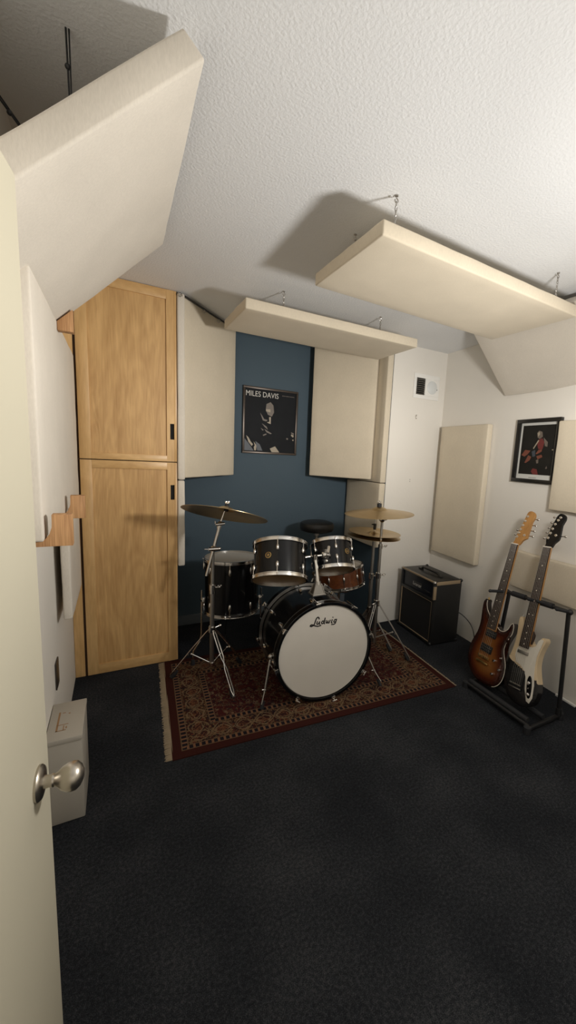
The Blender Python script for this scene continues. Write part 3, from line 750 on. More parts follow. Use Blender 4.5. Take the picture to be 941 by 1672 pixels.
# floor tom legs
for bxp, foot in (((.452, 2.50), (.405, 2.44)), ((.80, 2.43), (.845, 2.38)), ((.66, 2.71), (.67, 2.77))):
    d = (V((bxp[0], bxp[1], 0))-V((ftc.x, ftc.y, 0))); d.normalize(); b0 = V((ftc.x, ftc.y, 0))+d*.178; q = V((ftc.x, ftc.y, 0))+d*.196
    mb = MB(); mb.M = frame((b0.x, b0.y, .42), d, V((0, 0, 1)).cross(d), V((0, 0, 1))); mb.box((0, -.012, -.03), (.016, .012, .03), .003); mb.cyl((.018, -.02, .01), (.018, .02, .01), .008); mb.cyl((.018, .02, .01), (.018, .034, .01), .004); mb.box((.012, .034, .0), (.024, .038, .02), .001); mb.build('leg_bracket', 'chrome', tomf)
    mb = MB(); mb.tube([(q.x, q.y, .50), (q.x, q.y, .20), (q.x+d.x*.01, q.y+d.y*.01, .16), (q.x+d.x*.05, q.y+d.y*.05, .10), (q.x+d.x*.055, q.y+d.y*.055, .03)], .005, 8); lg = mb.build('leg', 'chrome', tomf)
    e = q+d*.055; mb = MB(); mb.lathe_at = None; mb.M = Matrix.Translation((e.x, e.y, RZ)); mb.lathe([(.014, 0), (.015, .01), (.010, .035), (0, .037)], 12); mb.build('rubber_foot', 'rubber', lg)

# bass drum
ba = -.075; bt_ = .02; bn = V((math.sin(ba)*math.cos(bt_), -math.cos(ba)*math.cos(bt_), math.sin(bt_))); bux = V((math.cos(ba), math.sin(ba), 0))
BR_ = .289; bc = V((.996, 1.822, BR_+RZ+.001)); BL = .390
bass = thing('bass_drum', 'black bass drum with white front head in the middle of the rug', 'drum', (1.01, 1.99, RZ), 'drum kit')
MBx = frame(bc, bux, bn.cross(bux), bn)       # local z toward the viewer, front hoop plane at z=0
rs = BR_-.020
mb = MB(); mb.M = MBx; mb.lathe([(rs-.008, -BL+.02), (rs, -BL+.02), (rs, -.012), (rs-.008, -.012), (rs-.008, -BL+.02)], 72, cap=False); mb.build('shell', 'black_gloss', bass)
def bhoop(z0, z1, nm):
    mb = MB(); mb.M = MBx
    mb.lathe([(BR_-.016, z0), (BR_-.002, z0), (BR_, z0+.002), (BR_, z1-.002), (BR_-.002, z1), (BR_-.016, z1), (BR_-.016, z0)], 80, cap=False); h = mb.build('hoop', 'black_gloss', bass)
    mb = MB(); mb.M = MBx; e = z0 if nm == 'f' else z1
    mb.lathe([(BR_-.0165, e-.0012), (BR_+.0012, e-.0012), (BR_+.0012, e+.0012), (BR_-.0165, e+.0012), (BR_-.0165, e-.0012)], 80, cap=False); mb.build('hoop_trim', 'steel', h)
bhoop(-.036, .006, 'f'); bhoop(-BL-.010, -BL+.032, 'r')
mb = MB(); mb.M = MBx; mb.lathe([(0, -.006), (BR_-.020, -.006), (BR_-.016, -.012), (BR_-.020, -.016), (0, -.016)], 72, cap=False); hd = mb.build('drum_head', 'head_white', bass)
mb = MB(); mb.M = MBx; mb.lathe([(0, -BL+.004), (BR_-.018, -BL+.004), (BR_-.018, -BL+.010), (0, -BL+.010)], 64, cap=False); mb.build('drum_head', 'head_grey', bass)
strokes = [
 ([(-.0449,.1967),(-.0469,.2047),(-.0529,.2077),(-.061,.2017),(-.0659,.1887),(-.0709,.1727),(-.0759,.1637),(-.086,.1687),(-.0939,.1666),(-.0959,.1616),(-.088,.1587),(-.0759,.1637),(-.0649,.1587),(-.0508,.1547),(-.0338,.1577)], .0068),
 ([(-.0549,.1827),(-.0579,.1707),(-.0548,.1666),(-.0478,.1687),(-.0409,.1807),(-.0429,.1687),(-.0388,.1646)], .0063),
 ([(-.0168,.1807),(-.0238,.1826),(-.0298,.1747),(-.0277,.1666),(-.0198,.1677),(-.0138,.1797),(-.0088,.1977),(-.0147,.1686),(-.0107,.1647)], .0063),
 ([(-.0017,.1827),(-.0027,.1697),(.0033,.1667),(.0093,.1797),(.0083,.1677),(.0154,.1657),(.0223,.1817)], .0063),
 ([(.0344,.1827),(.0294,.1657),(.0344,.1637)], .0063), ([(.0374,.1967),(.0384,.1957)], .0063),
 ([(.0615,.1807),(.0514,.1817),(.0444,.1727),(.0464,.1657),(.0555,.1677),(.0615,.1817),(.0545,.1587),(.0444,.1537),(.0314,.1547)], .0063)]
mb = MB(); mb.M = MBx
for i, (s_, w_) in enumerate(strokes): mb.ribbon(s_, w_, -.0065, -.0052)
mb.build('script_lettering', 'ink', hd, 0)
nl = 8
for k in range(nl):
    an = R(12)+2*PI*k/nl; ca, sa = math.cos(an), math.sin(an)
    for zf, dz in ((.008, -1), (-BL-.012, 1)):
        mb = MB(); mb.M = MBx
        old = mb.M; mb.M = old @ Matrix.Rotation(an, 4, 'Z')
        a, b = sorted((zf, zf+dz*.010))
        mb.box((BR_-.010, -.011, zf-.003), (BR_+.010, .011, zf+.003), .0015); mb.box((BR_+.003, -.008, min(zf, zf+dz*.022)), (BR_+.010, .008, max(zf, zf+dz*.022)), .0015)
        mb.cyl((BR_+.009, 0, zf-dz*.012), (BR_+.009, 0, zf+dz*.095), .0032, n=8)
        mb.tube([(BR_+.009, -.014, zf-dz*.012), (BR_+.009, .014, zf-dz*.012)], .0038, 8)
        mb.M = old; mb.build('claw_hook', 'chrome', bass)
        mb = MB(); mb.M = MBx @ Matrix.Rotation(an, 4, 'Z'); zc = zf+dz*.105
        mb.M = mb.M @ Matrix.Translation((rs+.007, 0, zc)) @ Matrix.Diagonal((1.3, 1.1, .055, 1))
        mb.lathe([(0, -.5), (.004, -.47), (.0085, -.28), (.0095, 0), (.0085, .28), (.004, .47), (0, .5)], 14, cap=False); mb.build('lug', 'chrome', bass)
# spurs
for top, foot, mid in (((.712, 1.925, .278), (.652, 1.880, RZ), .55), ((1.292, 1.895, .255), (1.382, 1.805, RZ), .45)):
    top = V(top); foot = V(foot)
    s_in = V((1.01, 1.99, top.z)); 
    mb = MB(); dirn = (top-V((bc.x-bn.x*.13, bc.y-bn.y*.13, top.z))).normalized()
    mb.ball(top, .017); mb.cyl(top-dirn*.022, top+dirn*.012, .019, .012, 14); mb.cyl(top+V((-.012, -.016, .012)), top+V((.012, -.020, .012)), .005); mb.build('spur_bracket', 'chrome', bass)
    m_ = top.lerp(foot, .62)
    mb = MB(); mb.cyl(top, m_, .0075, n=12); mb.cyl(m_, top.lerp(foot, .66), .010, n=12); mb.cyl(m_+V((-.018, 0, 0)), m_+V((.006, 0, 0)), .0035); mb.cyl(m_, foot+V((0, 0, .03)), .0045, n=10); sp = mb.build('spur', 'chrome', bass)
    mb = MB(); dv = (foot-top).normalized(); mb.cyl(foot-dv*.045, foot-dv*.004, .009, .011, 12); mb.build('rubber_foot', 'rubber', sp)
# tom mount on top of the bass drum
pb = V((1.000, 1.965, .575)); pt = V((.992, 2.005, .795))
mb = MB(); mb.M = Matrix.Translation(pb)
mb.prism([(-.042, -.030), (.042, -.030), (.042, .040), (-.042, .040)], .008, .018, .002)
vs = [(-.036, -.022), (.036, -.022), (.036, .030), (-.036, .030)]; b = [mb._v((x, y, .016)) for x, y in vs]; t = [mb._v((x*.5, y*.5, .075)) for x, y in vs]
mb.bm.faces.new(t); [mb.bm.faces.new((b[i], b[(i+1) % 4], t[(i+1) % 4], t[i])) for i in range(4)]
for i in range(4): mb.tube([(vs[i][0], vs[i][1], .016), (vs[i][0]*.5, vs[i][1]*.5, .075)], .004, 6)
mb.cyl((0, 0, .07), (0, .002, .09), .019, .016, 14)
mb.build('mount_plate', 'steel', bass)
mb = MB(); mb.cyl(pb+V((0, 0, .07)), pt, .013, n=16); mb.cyl(pt-V((0, 0, .02)), pt+V((0, 0, .012)), .016, n=14)
cl = V((-.105, .03, -.005)); cr = V((.075, .02, .005))
mb.cyl(pt+cl, pt+cr, .008, n=12); mb.build('mount_post', 'chrome', bass)
for side, at, ty in ((-1, pt+cl, t1c), (1, pt+cr, t2c)):
    mb = MB(); dv = V((ty.x-at.x, ty.y-at.y, 0)).normalized()
    an = [at+V((0, 0, .03)), at+V((0, 0, -.03))]
    mb.ball(at, .024); mb.cyl(at+V((0, -.006, .040)), at+V((0, -.006, -.040)), .013, n=12)
    e = at+dv*.045
    mb.tube([at+dv*.04+V((0, 0, .03))+dv.cross(V((0, 0, 1)))*(.0) + V((.0, 0, 0)), at+dv*.03+V((0, -.02, .045)), at+dv*.01+V((0, -.028, .02)), at+dv*.01+V((0, -.028, -.02)), at+dv*.03+V((0, -.02, -.04))], .011, 8)
    mb.ball(at+V((0, -.026, -.030)), .012); mb.cyl(at+V((0, -.020, .010)), at+V((0, -.050, .010)), .004); mb.box(tuple(at+V((-.010, -.053, .004))), tuple(at+V((.010, -.049, .016))), .001)
    mb.cyl(at, e, .009); mb.build('tom_clamp', 'chrome', bass)

# snare drum and stand
snc = V((1.490, 2.56, .478)); snu = V((-.10, .12, .98)).normalized()
snare, MSN = tom('snare_drum', 'amber mahogany snare drum behind the right rack tom', snc, snu, .183, .145, 10, R(250), 0, 'amber', 'head_white', 'head_white', .045, 'drum kit', two_rows=False, badge=False)
def tripod_foot(mb_parent, foot, r=.014):
    mb = MB(); mb.M = Matrix.Translation((foot[0], foot[1], foot[2])); mb.lathe([(r*1.15, 0), (r*1.2, .008), (r*.8, .040), (r*.5, .046), (0, .047)], 12); return mb.build('rubber_foot', 'rubber', mb_parent)
sst = thing('snare_stand', 'chrome snare stand under the amber snare drum', 'drum stand', (1.49, 2.56, RZ), 'drum kit')
zb = snc.z-.090
mb = MB(); mb.cyl((1.49, 2.56, .10), (1.49, 2.56, zb-.05), .011); mb.cyl((1.49, 2.56, .2), (1.49, 2.56, .24), .016); mb.build('tube', 'chrome', sst)
for k in range(3):
    a = R(70+120*k); d = V((math.cos(a), math.sin(a), 0)); p0 = V((1.49, 2.56, zb-.05)); e = p0+d*.175+V((0, 0, .045)) + V((0, 0, -.10*snu.x*0))
    e.z = zb+.012 - (d.x*snu.x+d.y*snu.y)*.19/snu.z - .010
    mb = MB(); mb.tube([p0, p0+d*.06+V((0, 0, .012)), e], .006, 8); mb.tube([e, e+V((0, 0, .022)), e+d*-.012+V((0, 0, .026))], .006, 8); mb.build('basket_arm', 'chrome', sst)
    a += R(60); d = V((math.cos(a), math.sin(a), 0)); f = V((1.49, 2.56, 0))+d*.22
    mb = MB(); mb.tube([(1.49, 2.56, .22), tuple(f+V((0, 0, RZ+.03)))], .006, 8); mb.tube([(1.49, 2.56, .11), tuple((V((1.49, 2.56, 0))).lerp(f, .5)+V((0, 0, .125)))], .004, 6); lg = mb.build('leg', 'chrome', sst); tripod_foot(lg, (f.x, f.y, RZ))

# throne
tx, ty_ = 1.405, 2.83
th = thing('drum_throne', 'round black drum throne standing in the alcove behind the rack toms', 'stool', (tx, ty_, 0), 'drum kit')
mb = MB(); mb.M = Matrix.Translation((tx, ty_, .775)); mb.lathe([(0, 0), (.110, 0), (.132, .010), (.139, .030), (.139, .052), (.130, .070), (.105, .080), (0, .083)], 40, cap=False); mb.build('seat', 'vinyl', th)
mb = MB(); mb.M = Matrix.Translation((tx, ty_, .735)); mb.lathe([(.016, 0), (.024, .005), (.024, .03), (.06, .036), (.06, .042), (0, .042)], 20); mb.build('seat_clamp', 'steel', th)
mb = MB(); mb.cyl((tx, ty_, .16), (tx, ty_, .74), .0125); mb.cyl((tx, ty_, .36), (tx, ty_, .42), .019); mb.build('post', 'steel', th)
for k in range(3):
    a = R(90+120*k); d = V((math.cos(a), math.sin(a), 0)); f = V((tx, ty_, 0))+d*.25
    z0 = RZ if k else .0
    mb = MB(); mb.tube([(tx+d.x*.02, ty_+d.y*.02, .38), tuple(f+V((0, 0, .04)))], .009, 8); mb.tube([(tx+d.x*.02, ty_+d.y*.02, .17), tuple(V((tx, ty_, 0)).lerp(f, .5)+V((0, 0, .21)))], .006, 6); lg = mb.build('leg', 'steel', th); tripod_foot(lg, (f.x, f.y, z0))

# cymbals
def cymbal(name, label, c, n, Rr, bow=.028, bell_r=.055, bell_h=.020, group='drum kit', flip=False):
    prof = [(.006, bow+bell_h)]
    for i in range(1, 7): a = i/6; prof.append((.006+(bell_r-.006)*a, bow+bell_h*(1-a**2.2)))
    for i in range(1, 15): a = i/14; prof.append((bell_r+(Rr-bell_r)*a, bow*(1-a**1.25)))
    th_ = .0014; bot = [(r, z-th_) for r, z in prof[::-1]]
    mb = MB(); mb.lathe(prof+bot+[prof[0]], 72, cap=False)
    o = mb.build(name, 'cymbal', smooth=50); Mx = axis_frame(c, n)
    o.matrix_world = Mx @ (Matrix.Rotation(PI, 4, 'X') if flip else Matrix.Identity(4)) @ Matrix.Translation((0, 0, -bow))
    tag(o, label, 'cymbal', group); return o
def stand_leg(root, hub, foot, mat='chrome', bent=True, brace=None, sep=.016):
    hub = V(hub); foot = V(foot); d = foot-hub; h = V((d.x, d.y, 0)).normalized(); s_ = h.cross(V((0, 0, 1)))
    mb = MB(); kx = [0, .06, .42, .50, .58, .90, .985]; kw = [.35, 1., 1., .25, 1., 1., .25]
    if bent:
        kk = [(0, .3), (.08, 1.), (.44, .9), (.52, -.1), (.60, .9), (.90, .9), (.97, .2)]
    else: kk = [(0, .8), (.5, .8), (.97, .5)]
    for sg in (-1, 1):
        mb.tube([hub+h*.014+d*a+s_*sg*sep*.5*max(w_, .12)+V((0, 0, .012*math.sin(min(1, a*4)*PI/2))) for a, w_ in kk], .0036, 7)
    for a in (0.03, .52, .96): mb.cyl(hub+h*.014+d*a-s_*sep*.5, hub+h*.014+d*a+s_*sep*.5, .005, n=8)
    lg = mb.build('leg', mat, root)
    if brace is not None:
        mid = hub+d*.50
        mb = MB(); mb.cyl(V(brace), mid, .0042, n=8); mb.ball(mid, .007); mb.build('brace', mat, lg)
    mb = MB(); dv = d.normalized(); mb.tube([foot-dv*.06+V((0, 0, .004)), foot-dv*.02+V((0, 0, .004)), foot+V((0, 0, .010))], [.008, .013, .012], 10); mb.build('rubber_foot', 'rubber', lg)
    return lg
def wingnut(mb, p, r=.014):
    p = V(p); mb.ball(p, .006); mb.box(tuple(p+V((-r, -.002, 0))), tuple(p+V((-r*.3, .002, r*.9))), .001); mb.box(tuple(p+V((r*.3, -.002, 0))), tuple(p+V((r, .002, r*.9))), .001)
def collar(mb, x, y, z, r, h=.03):
    mb.cyl((x, y, z-h/2), (x, y, z+h/2), r, n=16); mb.cyl((x, y, z), (x+r+.022, y-.008, z), .004, n=8); wingnut(mb, (x+r+.022, y-.008, z), .012)

LX, LY = .466, 2.265
cs = thing('cymbal_stand', 'chrome boom cymbal stand at the left front corner of the rug', 'cymbal stand', (LX, LY, RZ), 'drum kit')
mb = MB(); mb.cyl((LX, LY, .105), (LX, LY, .60), .0125); mb.cyl((LX, LY, .60), (LX, LY, .815), .0105); mb.build('tube', 'steel', cs)
mb = MB(); collar(mb, LX, LY, .592, .0175, .034); mb.cyl((LX, LY, .555), (LX, LY, .58), .016); mb.build('height_collar', 'chrome', cs)
bt0 = V((.428, 2.245, .670)); bt1 = V((.506, 2.262, .968)); cym_c = V((.538, 2.262, 1.045)); cn = V((.235, .255, 1)).normalized()
mb = MB(); mb.cyl(bt0, bt1, .0085); mb.build('boom_arm', 'chrome', cs)
tl = bt0.lerp(bt1, .52)
mb = MB(); mb.cyl(tl+V((-.03, -.012, 0)), tl+V((.024, -.012, 0)), .011); mb.ball(tl, .018); mb.cyl(tl+V((-.03, -.012, 0)), tl+V((-.052, -.012, .002)), .004); mb.ball(tl+V((.028, -.012, 0)), .012); mb.build('boom_clamp', 'chrome', cs)
mb = MB(); mb.ball(bt1, .014); mb.cyl(bt1+V((-.028, -.008, -.004)), bt1+V((.022, -.008, .0)), .009); mb.cyl(bt1+V((-.03, -.008, .0)), bt1+V((-.03, -.008, .016)), .003); mb.cyl(bt1-V((.008, 0, .03)), bt1, .012); mb.build('tilter', 'chrome', cs)
tp = cym_c+cn*.052
mb = MB(); mb.cyl(bt1, tp, .0042); mb.build('cymbal_rod', 'chrome', cs)
mb = MB(); mb.cyl(cym_c+cn*.021, cym_c+cn*.034, .013, .011); mb.cyl(cym_c-cn*.008, cym_c+cn*.012, .013, .013); mb.build('felt', 'rubber', cs)
mb = MB(); wingnut(mb, tp-cn*.012, .013); mb.build('wing_nut', 'chrome', cs)
hub = (LX, LY, .335)
mb = MB(); mb.cyl((LX, LY, .318), (LX, LY, .352), .020, n=18); mb.cyl((LX, LY, .335), (LX+.045, LY+.012, .345), .004); mb.ball((LX+.05, LY+.012, .345), .009); mb.build('leg_hub', 'chrome', cs)
mb = MB(); mb.cyl((LX, LY, .105), (LX, LY, .128), .018, n=16); mb.build('lower_collar', 'chrome', cs)
for f, br in (((.253, 2.379, RZ), True), ((.538, 2.035, RZ), False), ((.676, 2.390, RZ), True)):
    stand_leg(cs, hub, f, 'chrome', True, (LX, LY, .118) if br else None)
cymbal('ride_cymbal', 'wide dark bronze cymbal tilted on the left boom stand', cym_c, cn, .243)

# crash stand (right)
RX, RY = 1.535, 2.12
c2 = thing('cymbal_stand', 'straight chrome cymbal stand at the right end of the kit', 'cymbal stand', (RX, RY, RZ), 'drum kit')
mb = MB(); mb.cyl((RX, RY, .12), (RX, RY, .60), .0135); mb.cyl((RX, RY, .60), (RX, RY, .80), .011); mb.cyl((RX, RY, .80), (RX, RY, .985), .0085); mb.build('tube', 'steel', c2)
mb = MB(); collar(mb, RX, RY, .60, .018, .036); mb.build('height_collar', 'chrome', c2)
mb = MB(); collar(mb, RX, RY, .80, .015, .030); mb.build('height_collar', 'chrome', c2)
mb = MB(); mb.M = Matrix.Translation((RX, RY, .965)); mb.lathe([(.009, 0), (.020, .012), (.022, .022), (.014, .034), (.006, .040)], 18); mb.M = Matrix.Identity(4); mb.cyl((RX-.03, RY-.01, .985), (RX+.028, RY-.01, .985), .006); mb.build('tilter', 'chrome', c2)
c2n = V((-.045, .015, 1)).normalized(); c2c = V((RX-.052+.022, RY, 1.050))
mb = MB(); mb.cyl((RX-.003, RY, .99), c2c+c2n*.060, .004); mb.build('cymbal_rod', 'chrome', c2)
mb = MB(); mb.cyl(c2c+c2n*.020, c2c+c2n*.042, .0155, .0155, 16); mb.build('felt', 'rubber', c2)
mb = MB(); wingnut(mb, c2c+c2n*.047, .012); mb.build('wing_nut', 'chrome', c2)
cymbal('crash_cymbal', 'pale bronze crash cymbal on top of the right cymbal stand', c2c, c2n, .228, bow=.026)
hub = (RX, RY, .405)
mb = MB(); mb.cyl((RX, RY, .385), (RX, RY, .425), .021, n=18); mb.cyl((RX, RY, .405), (RX-.05, RY-.02, .405), .004); mb.build('leg_hub', 'chrome', c2)
for f in ((1.735, 1.972, RZ), (1.395, 2.055, RZ), (1.555, 2.345, RZ)): stand_leg(c2, hub, f, 'steel', False, (RX, RY, .15))
# hi-hat
HX, HY = 1.578, 2.262
hs = thing('hi_hat_stand', 'chrome hi-hat stand beside the snare at the right of the kit', 'hi-hat stand', (HX, HY, RZ), 'drum kit')
mb = MB(); mb.cyl((HX, HY, .06), (HX, HY, .56), .0135); mb.cyl((HX, HY, .56), (HX, HY, .815), .0105); mb.build('tube', 'steel', hs)
mb = MB(); mb.cyl((HX, HY, .80), (HX, HY, 1.00), .0035); mb.build('pull_rod', 'chrome', hs)
mb = MB(); collar(mb, HX, HY, .55, .018, .036); mb.build('height_collar', 'chrome', hs)
mb = MB(); mb.M = Matrix.Translation((HX, HY, .808)); mb.lathe([(.012, 0), (.020, .006), (.026, .024), (.026, .036), (0, .036)], 18); mb.build('cymbal_seat', 'rubber', hs)
mb = MB(); mb.cyl((HX, HY, .888), (HX, HY, .93), .010); mb.cyl((HX-.026, HY, .925), (HX, HY, .925), .004); mb.build('clutch', 'black_metal', hs)
hn = V((.045, -.02, 1)).normalized()
cymbal('hi_hat_cymbal', 'bottom bronze cymbal of the hi-hat pair', V((HX, HY, .857)), hn, .184, bow=.011, bell_r=.045, bell_h=.016, flip=True, group='hi-hat cymbals')
cymbal('hi_hat_cymbal', 'top bronze cymbal of the hi-hat pair', V((HX, HY, .8605)), hn, .186, bow=.018, bell_r=.045, bell_h=.016, group='hi-hat cymbals')
hub = (HX, HY, .30)
mb = MB(); mb.cyl((HX, HY, .28), (HX, HY, .32), .020, n=18); mb.build('leg_hub', 'chrome', hs)
for f in ((1.700, 2.135, RZ), (1.43, 2.33, RZ), (1.63, 2.44, RZ)): stand_leg(hs, hub, f, 'steel', False, (HX, HY, .12))

# ------------------------------------------------------------------ guitar amplifier
am = thing('guitar_amplifier', 'black combo guitar amplifier on the carpet in the right corner', 'amplifier', (2.16, 2.30, 0))
A0 = V((2.030, 2.092, .012)); AH = .492; AWd = .432; ADp = .262; aa = R(4.5)
aex = V((math.sin(aa)*.9, math.cos(aa), 0)).normalized(); aez = V((-aex.y, aex.x, 0))     # local x along the front (away from viewer), z out of the front
MA = frame(A0, aex, V((0, 0, 1)), aez)
# local: x 0..AWd (near->far), y up, z: front 0, back -ADp
mb = MB(); mb.M = MA
zs = .335
mb.box((0, 0, -ADp), (AWd, AH, -.022), .008)
mb.box((0, 0, -.03), (.020, AH, 0), .004); mb.box((AWd-.020, 0, -.03), (AWd, AH, 0), .004)
mb.box((0, 0, -.03), (AWd, .020, 0), .004); mb.box((0, AH-.018, -.03), (AWd, AH, 0), .004); mb.box((0, zs, -.03), (AWd, zs+.022, 0), .004)
mb.build('cabinet', 'black_satin', am)
mg, nt, b_ = new_mat('speaker_cloth'); b_.inputs['Base Color'].default_value = (.007, .007, .008, 1); b_.inputs['Roughness'].default_value = .8; add_bump(nt, b_, 260, .5, .001, 1.)
mb = MB(); mb.M = MA; mb.box((.018, .018, -.024), (AWd-.018, zs+.004, -.010)); mb.build('speaker_grille', mg, am)
mb = MB(); mb.M = MA; mb.box((.018, zs+.018, -.024), (AWd-.018, AH-.014, -.014)); pn = mb.build('control_panel', plain('dark_panel', (.010, .012, .018), .3), am)
mb = MB(); mb.M = MA; mb.box((.165, zs+.050, -.0145), (.285, zs+.088, -.012)); 
lp = mb.build('name_plate', plain('plate_dark', (.03, .03, .03), .4), am)
mb = MB(); mb.M = MA @ Matrix.Translation((.280, zs+.055, -.0119)) @ Matrix.Diagonal((-1, 1, 1, 1)) if False else MA
hs_ = [.026, .015, .015, .015, .015, .016]
for i, h_ in enumerate(hs_):
    x = .276-i*.0185; mb.box((x-.004, zs+.056, -.012), (x, zs+.056+h_, -.0112)); 
    if i != 0: mb.box((x-.012, zs+.056+h_-.004, -.012), (x, zs+.056+h_, -.0112))
    if i % 2 == 0: mb.box((x-.013, zs+.056, -.012), (x, zs+.060, -.0112))
mb.build('plate_lettering', 'pale_ink', lp)
for k in range(6):
    mb = MB(); mb.M = MA @ Matrix.Translation((.05+k*.018, zs+.055, -.014)); mb.lathe([(.006, 0), (.006, .008), (0, .009)], 12); mb.build('knob', 'black_metal', am)
mb = MB(); mb.M = MA
for (a, b) in (((.019, .018), (.0215, zs+.002)), ((AWd-.0215, .018), (AWd-.019, zs+.002)), ((.018, .019), (AWd-.018, .0215)), ((.018, zs-.003), (AWd-.018, zs-.0005)),):
    mb.box((a[0], a[1], -.012), (b[0], b[1], -.0005), .0008)
mb.build('grille_piping', 'tan_trim_and_reflection', am)
mb = MB(); mb.M = MA
mb.box((.018, AH-.010, -.008), (AWd-.018, AH+.0015, .0015), .001); mb.box((-.0015, AH-.028, -ADp+.02), (.004, AH-.002, -.02), .001); mb.box((-.001, zs+.02, -.022), (.010, AH-.035, .001), .001)  # band along the side top is a painted tan reflection, not trim
mb.build('trim_and_reflection', 'tan_trim_and_reflection', am)
for x in (.008, AWd-.008):
    for y in (.008, AH-.008):
        for z in (-.008, -ADp+.008):
            mb = MB(); mb.M = MA; mb.ball((x, y, z), .0145); mb.build('corner_guard', 'black_metal' if z < -.1 or y < .1 else 'steel', am)
mb = MB(); mb.M = MA
hx0, hx1 = AWd*.24, AWd*.76; zc = -ADp*.48
mb.box((hx0-.03, AH, zc-.012), (hx0+.012, AH+.010, zc+.012), .003); mb.box((hx1-.012, AH, zc-.012), (hx1+.03, AH+.010, zc+.012), .003)
mb.tube([(hx0, AH+.008, zc), (hx0+.02, AH+.022, zc), ((hx0+hx1)/2, AH+.026, zc), (hx1-.02, AH+.022, zc), (hx1, AH+.008, zc)], [.007, .010, .011, .010, .007], 10)
mb.build('carry_handle', 'vinyl', am)
for x in (.05, AWd-.05):
    for z in (-.05, -ADp+.05):
        mb = MB(); mb.M = MA; mb.cyl((x, -.012, z), (x, .002, z), .014); mb.build('rubber_foot', 'rubber', am)
pc = MA @ V((.03, .21, -ADp))
mb = MB(); cpts = [pc+V((-.01, 0, 0)), pc+V((.02, -.01, .005)), V((2.345, 2.04, .19)), V((2.352, 1.985, .14)), V((2.345, 1.95, .07)), V((2.33, 1.93, .012)), V((2.28, 1.88, .006))]
# smooth the cord
def smooth_path(p, n=6):
    out = []
    p = [V(q) for q in p]; P_ = [p[0]]+p+[p[-1]]
    for i in range(1, len(P_)-2):
        a, b, c, d = P_[i-1:i+3]
        for k in range(n):
            t = k/n; out.append(.5*((2*b)+(c-a)*t+(2*a-5*b+4*c-d)*t*t+(3*b-a-3*c+d)*t**3))
    out.append(p[-1]); return out
mb.tube(smooth_path(cpts), .0035, 8); mb.build('power_cord', 'rubber', am)

# ------------------------------------------------------------------ guitars
def round_poly(P_, n=4):
    out = []; m = len(P_)
    for i in range(m):
        a, b, c, d = [V((*P_[(i+j) % m], 0)) for j in (-1, 0, 1, 2)]
        for k in range(n):
            t = k/n; q = .5*((2*b)+(c-a)*t+(2*a-5*b+4*c-d)*t*t+(3*b-a-3*c+d)*t**3); out.append((q.x, q.y))
    return out
def dist_poly(x, y, P_):
    best = 9
    for i in range(len(P_)):
        a = V(P_[i]); b = V(P_[(i+1) % len(P_)]); p_ = V((x, y)); ab = b-a; L = ab.length_squared
        t = 0 if L == 0 else max(0, min(1, (p_-a).dot(ab)/L)); best = min(best, (a+ab*t-p_).length)
    return best
def inside(x, y, P_):
    c = False; n = len(P_)
    for i in range(n):
        x1, y1 = P_[i]; x2, y2 = P_[(i+1) % n]
        if (y1 > y) != (y2 > y) and x < (x2-x1)*(y-y1)/(y2-y1)+x1: c = not c
    return c
def guitar_body(root, Mx, poly, th_, mat, kind):
    """poly in (u,v), front at w=0; graded mesh so colour fields are smooth"""
    bm = bmesh.new(); n = len(poly)
    xs = [p[0] for p in poly]; ys = [p[1] for p in poly]
    # triangulated interior: concentric insets along with grid points
    vb = [bm.verts.new((x, y, -.004)) for x, y in poly]
    es = [bm.edges.new((vb[i], vb[(i+1) % n])) for i in range(n)]
    f = bm.faces.new(vb)
    bmesh.ops.triangulate(bm, faces=[f])
    for it in range(5):
        bmesh.ops.subdivide_edges(bm, edges=[e for e in bm.edges if e.calc_length() > .022], cuts=1)
        bmesh.ops.triangulate(bm, faces=bm.faces[:])
    for v in bm.verts:
        d = dist_poly(v.co.x, v.co.y, poly); v.co.z = -.004+.004*min(1, d/.010)**.5
    front = bm.faces[:]; 
    bedges = [e for e in bm.edges if len(e.link_faces) == 1]
    ext = bmesh.ops.extrude_edge_only(bm, edges=bedges); ev = [g for g in ext['geom'] if isinstance(g, bmesh.types.BMVert)]
    for v in ev: v.co.z = -th_
    ee = [g for g in ext['geom'] if isinstance(g, bmesh.types.BMEdge) and all(abs(q.co.z+th_) < 1e-6 for q in g.verts)]
    bmesh.ops.contextual_create(bm, geom=ee)
    bmesh.ops.recalc_face_normals(bm, faces=bm.faces)
    me = bpy.data.meshes.new('body'); 
    lay = bm.verts.layers.float.new('burst' if kind == 'burst' else 'tone')
    for v in bm.verts:
        d = dist_poly(v.co.x, v.co.y, poly)
        if kind == 'burst': v[lay] = min(1, d/.105) if v.co.z > -.01 else 0
        else: v[lay] = 1. if v.co.y+v.co.x*.35 > .175 else 0.
    off = root_loc(root)
    for v in bm.verts: v.co = Mx @ v.co - off
    bm.to_mesh(me); bm.free(); me.materials.append(M[mat]); me.polygons.foreach_set('use_smooth', [True]*len(me.polygons)); me.set_sharp_from_angle(angle=R(45))
    o = bpy.data.objects.new('body', me); C.objects.link(o); o.parent = root; return o
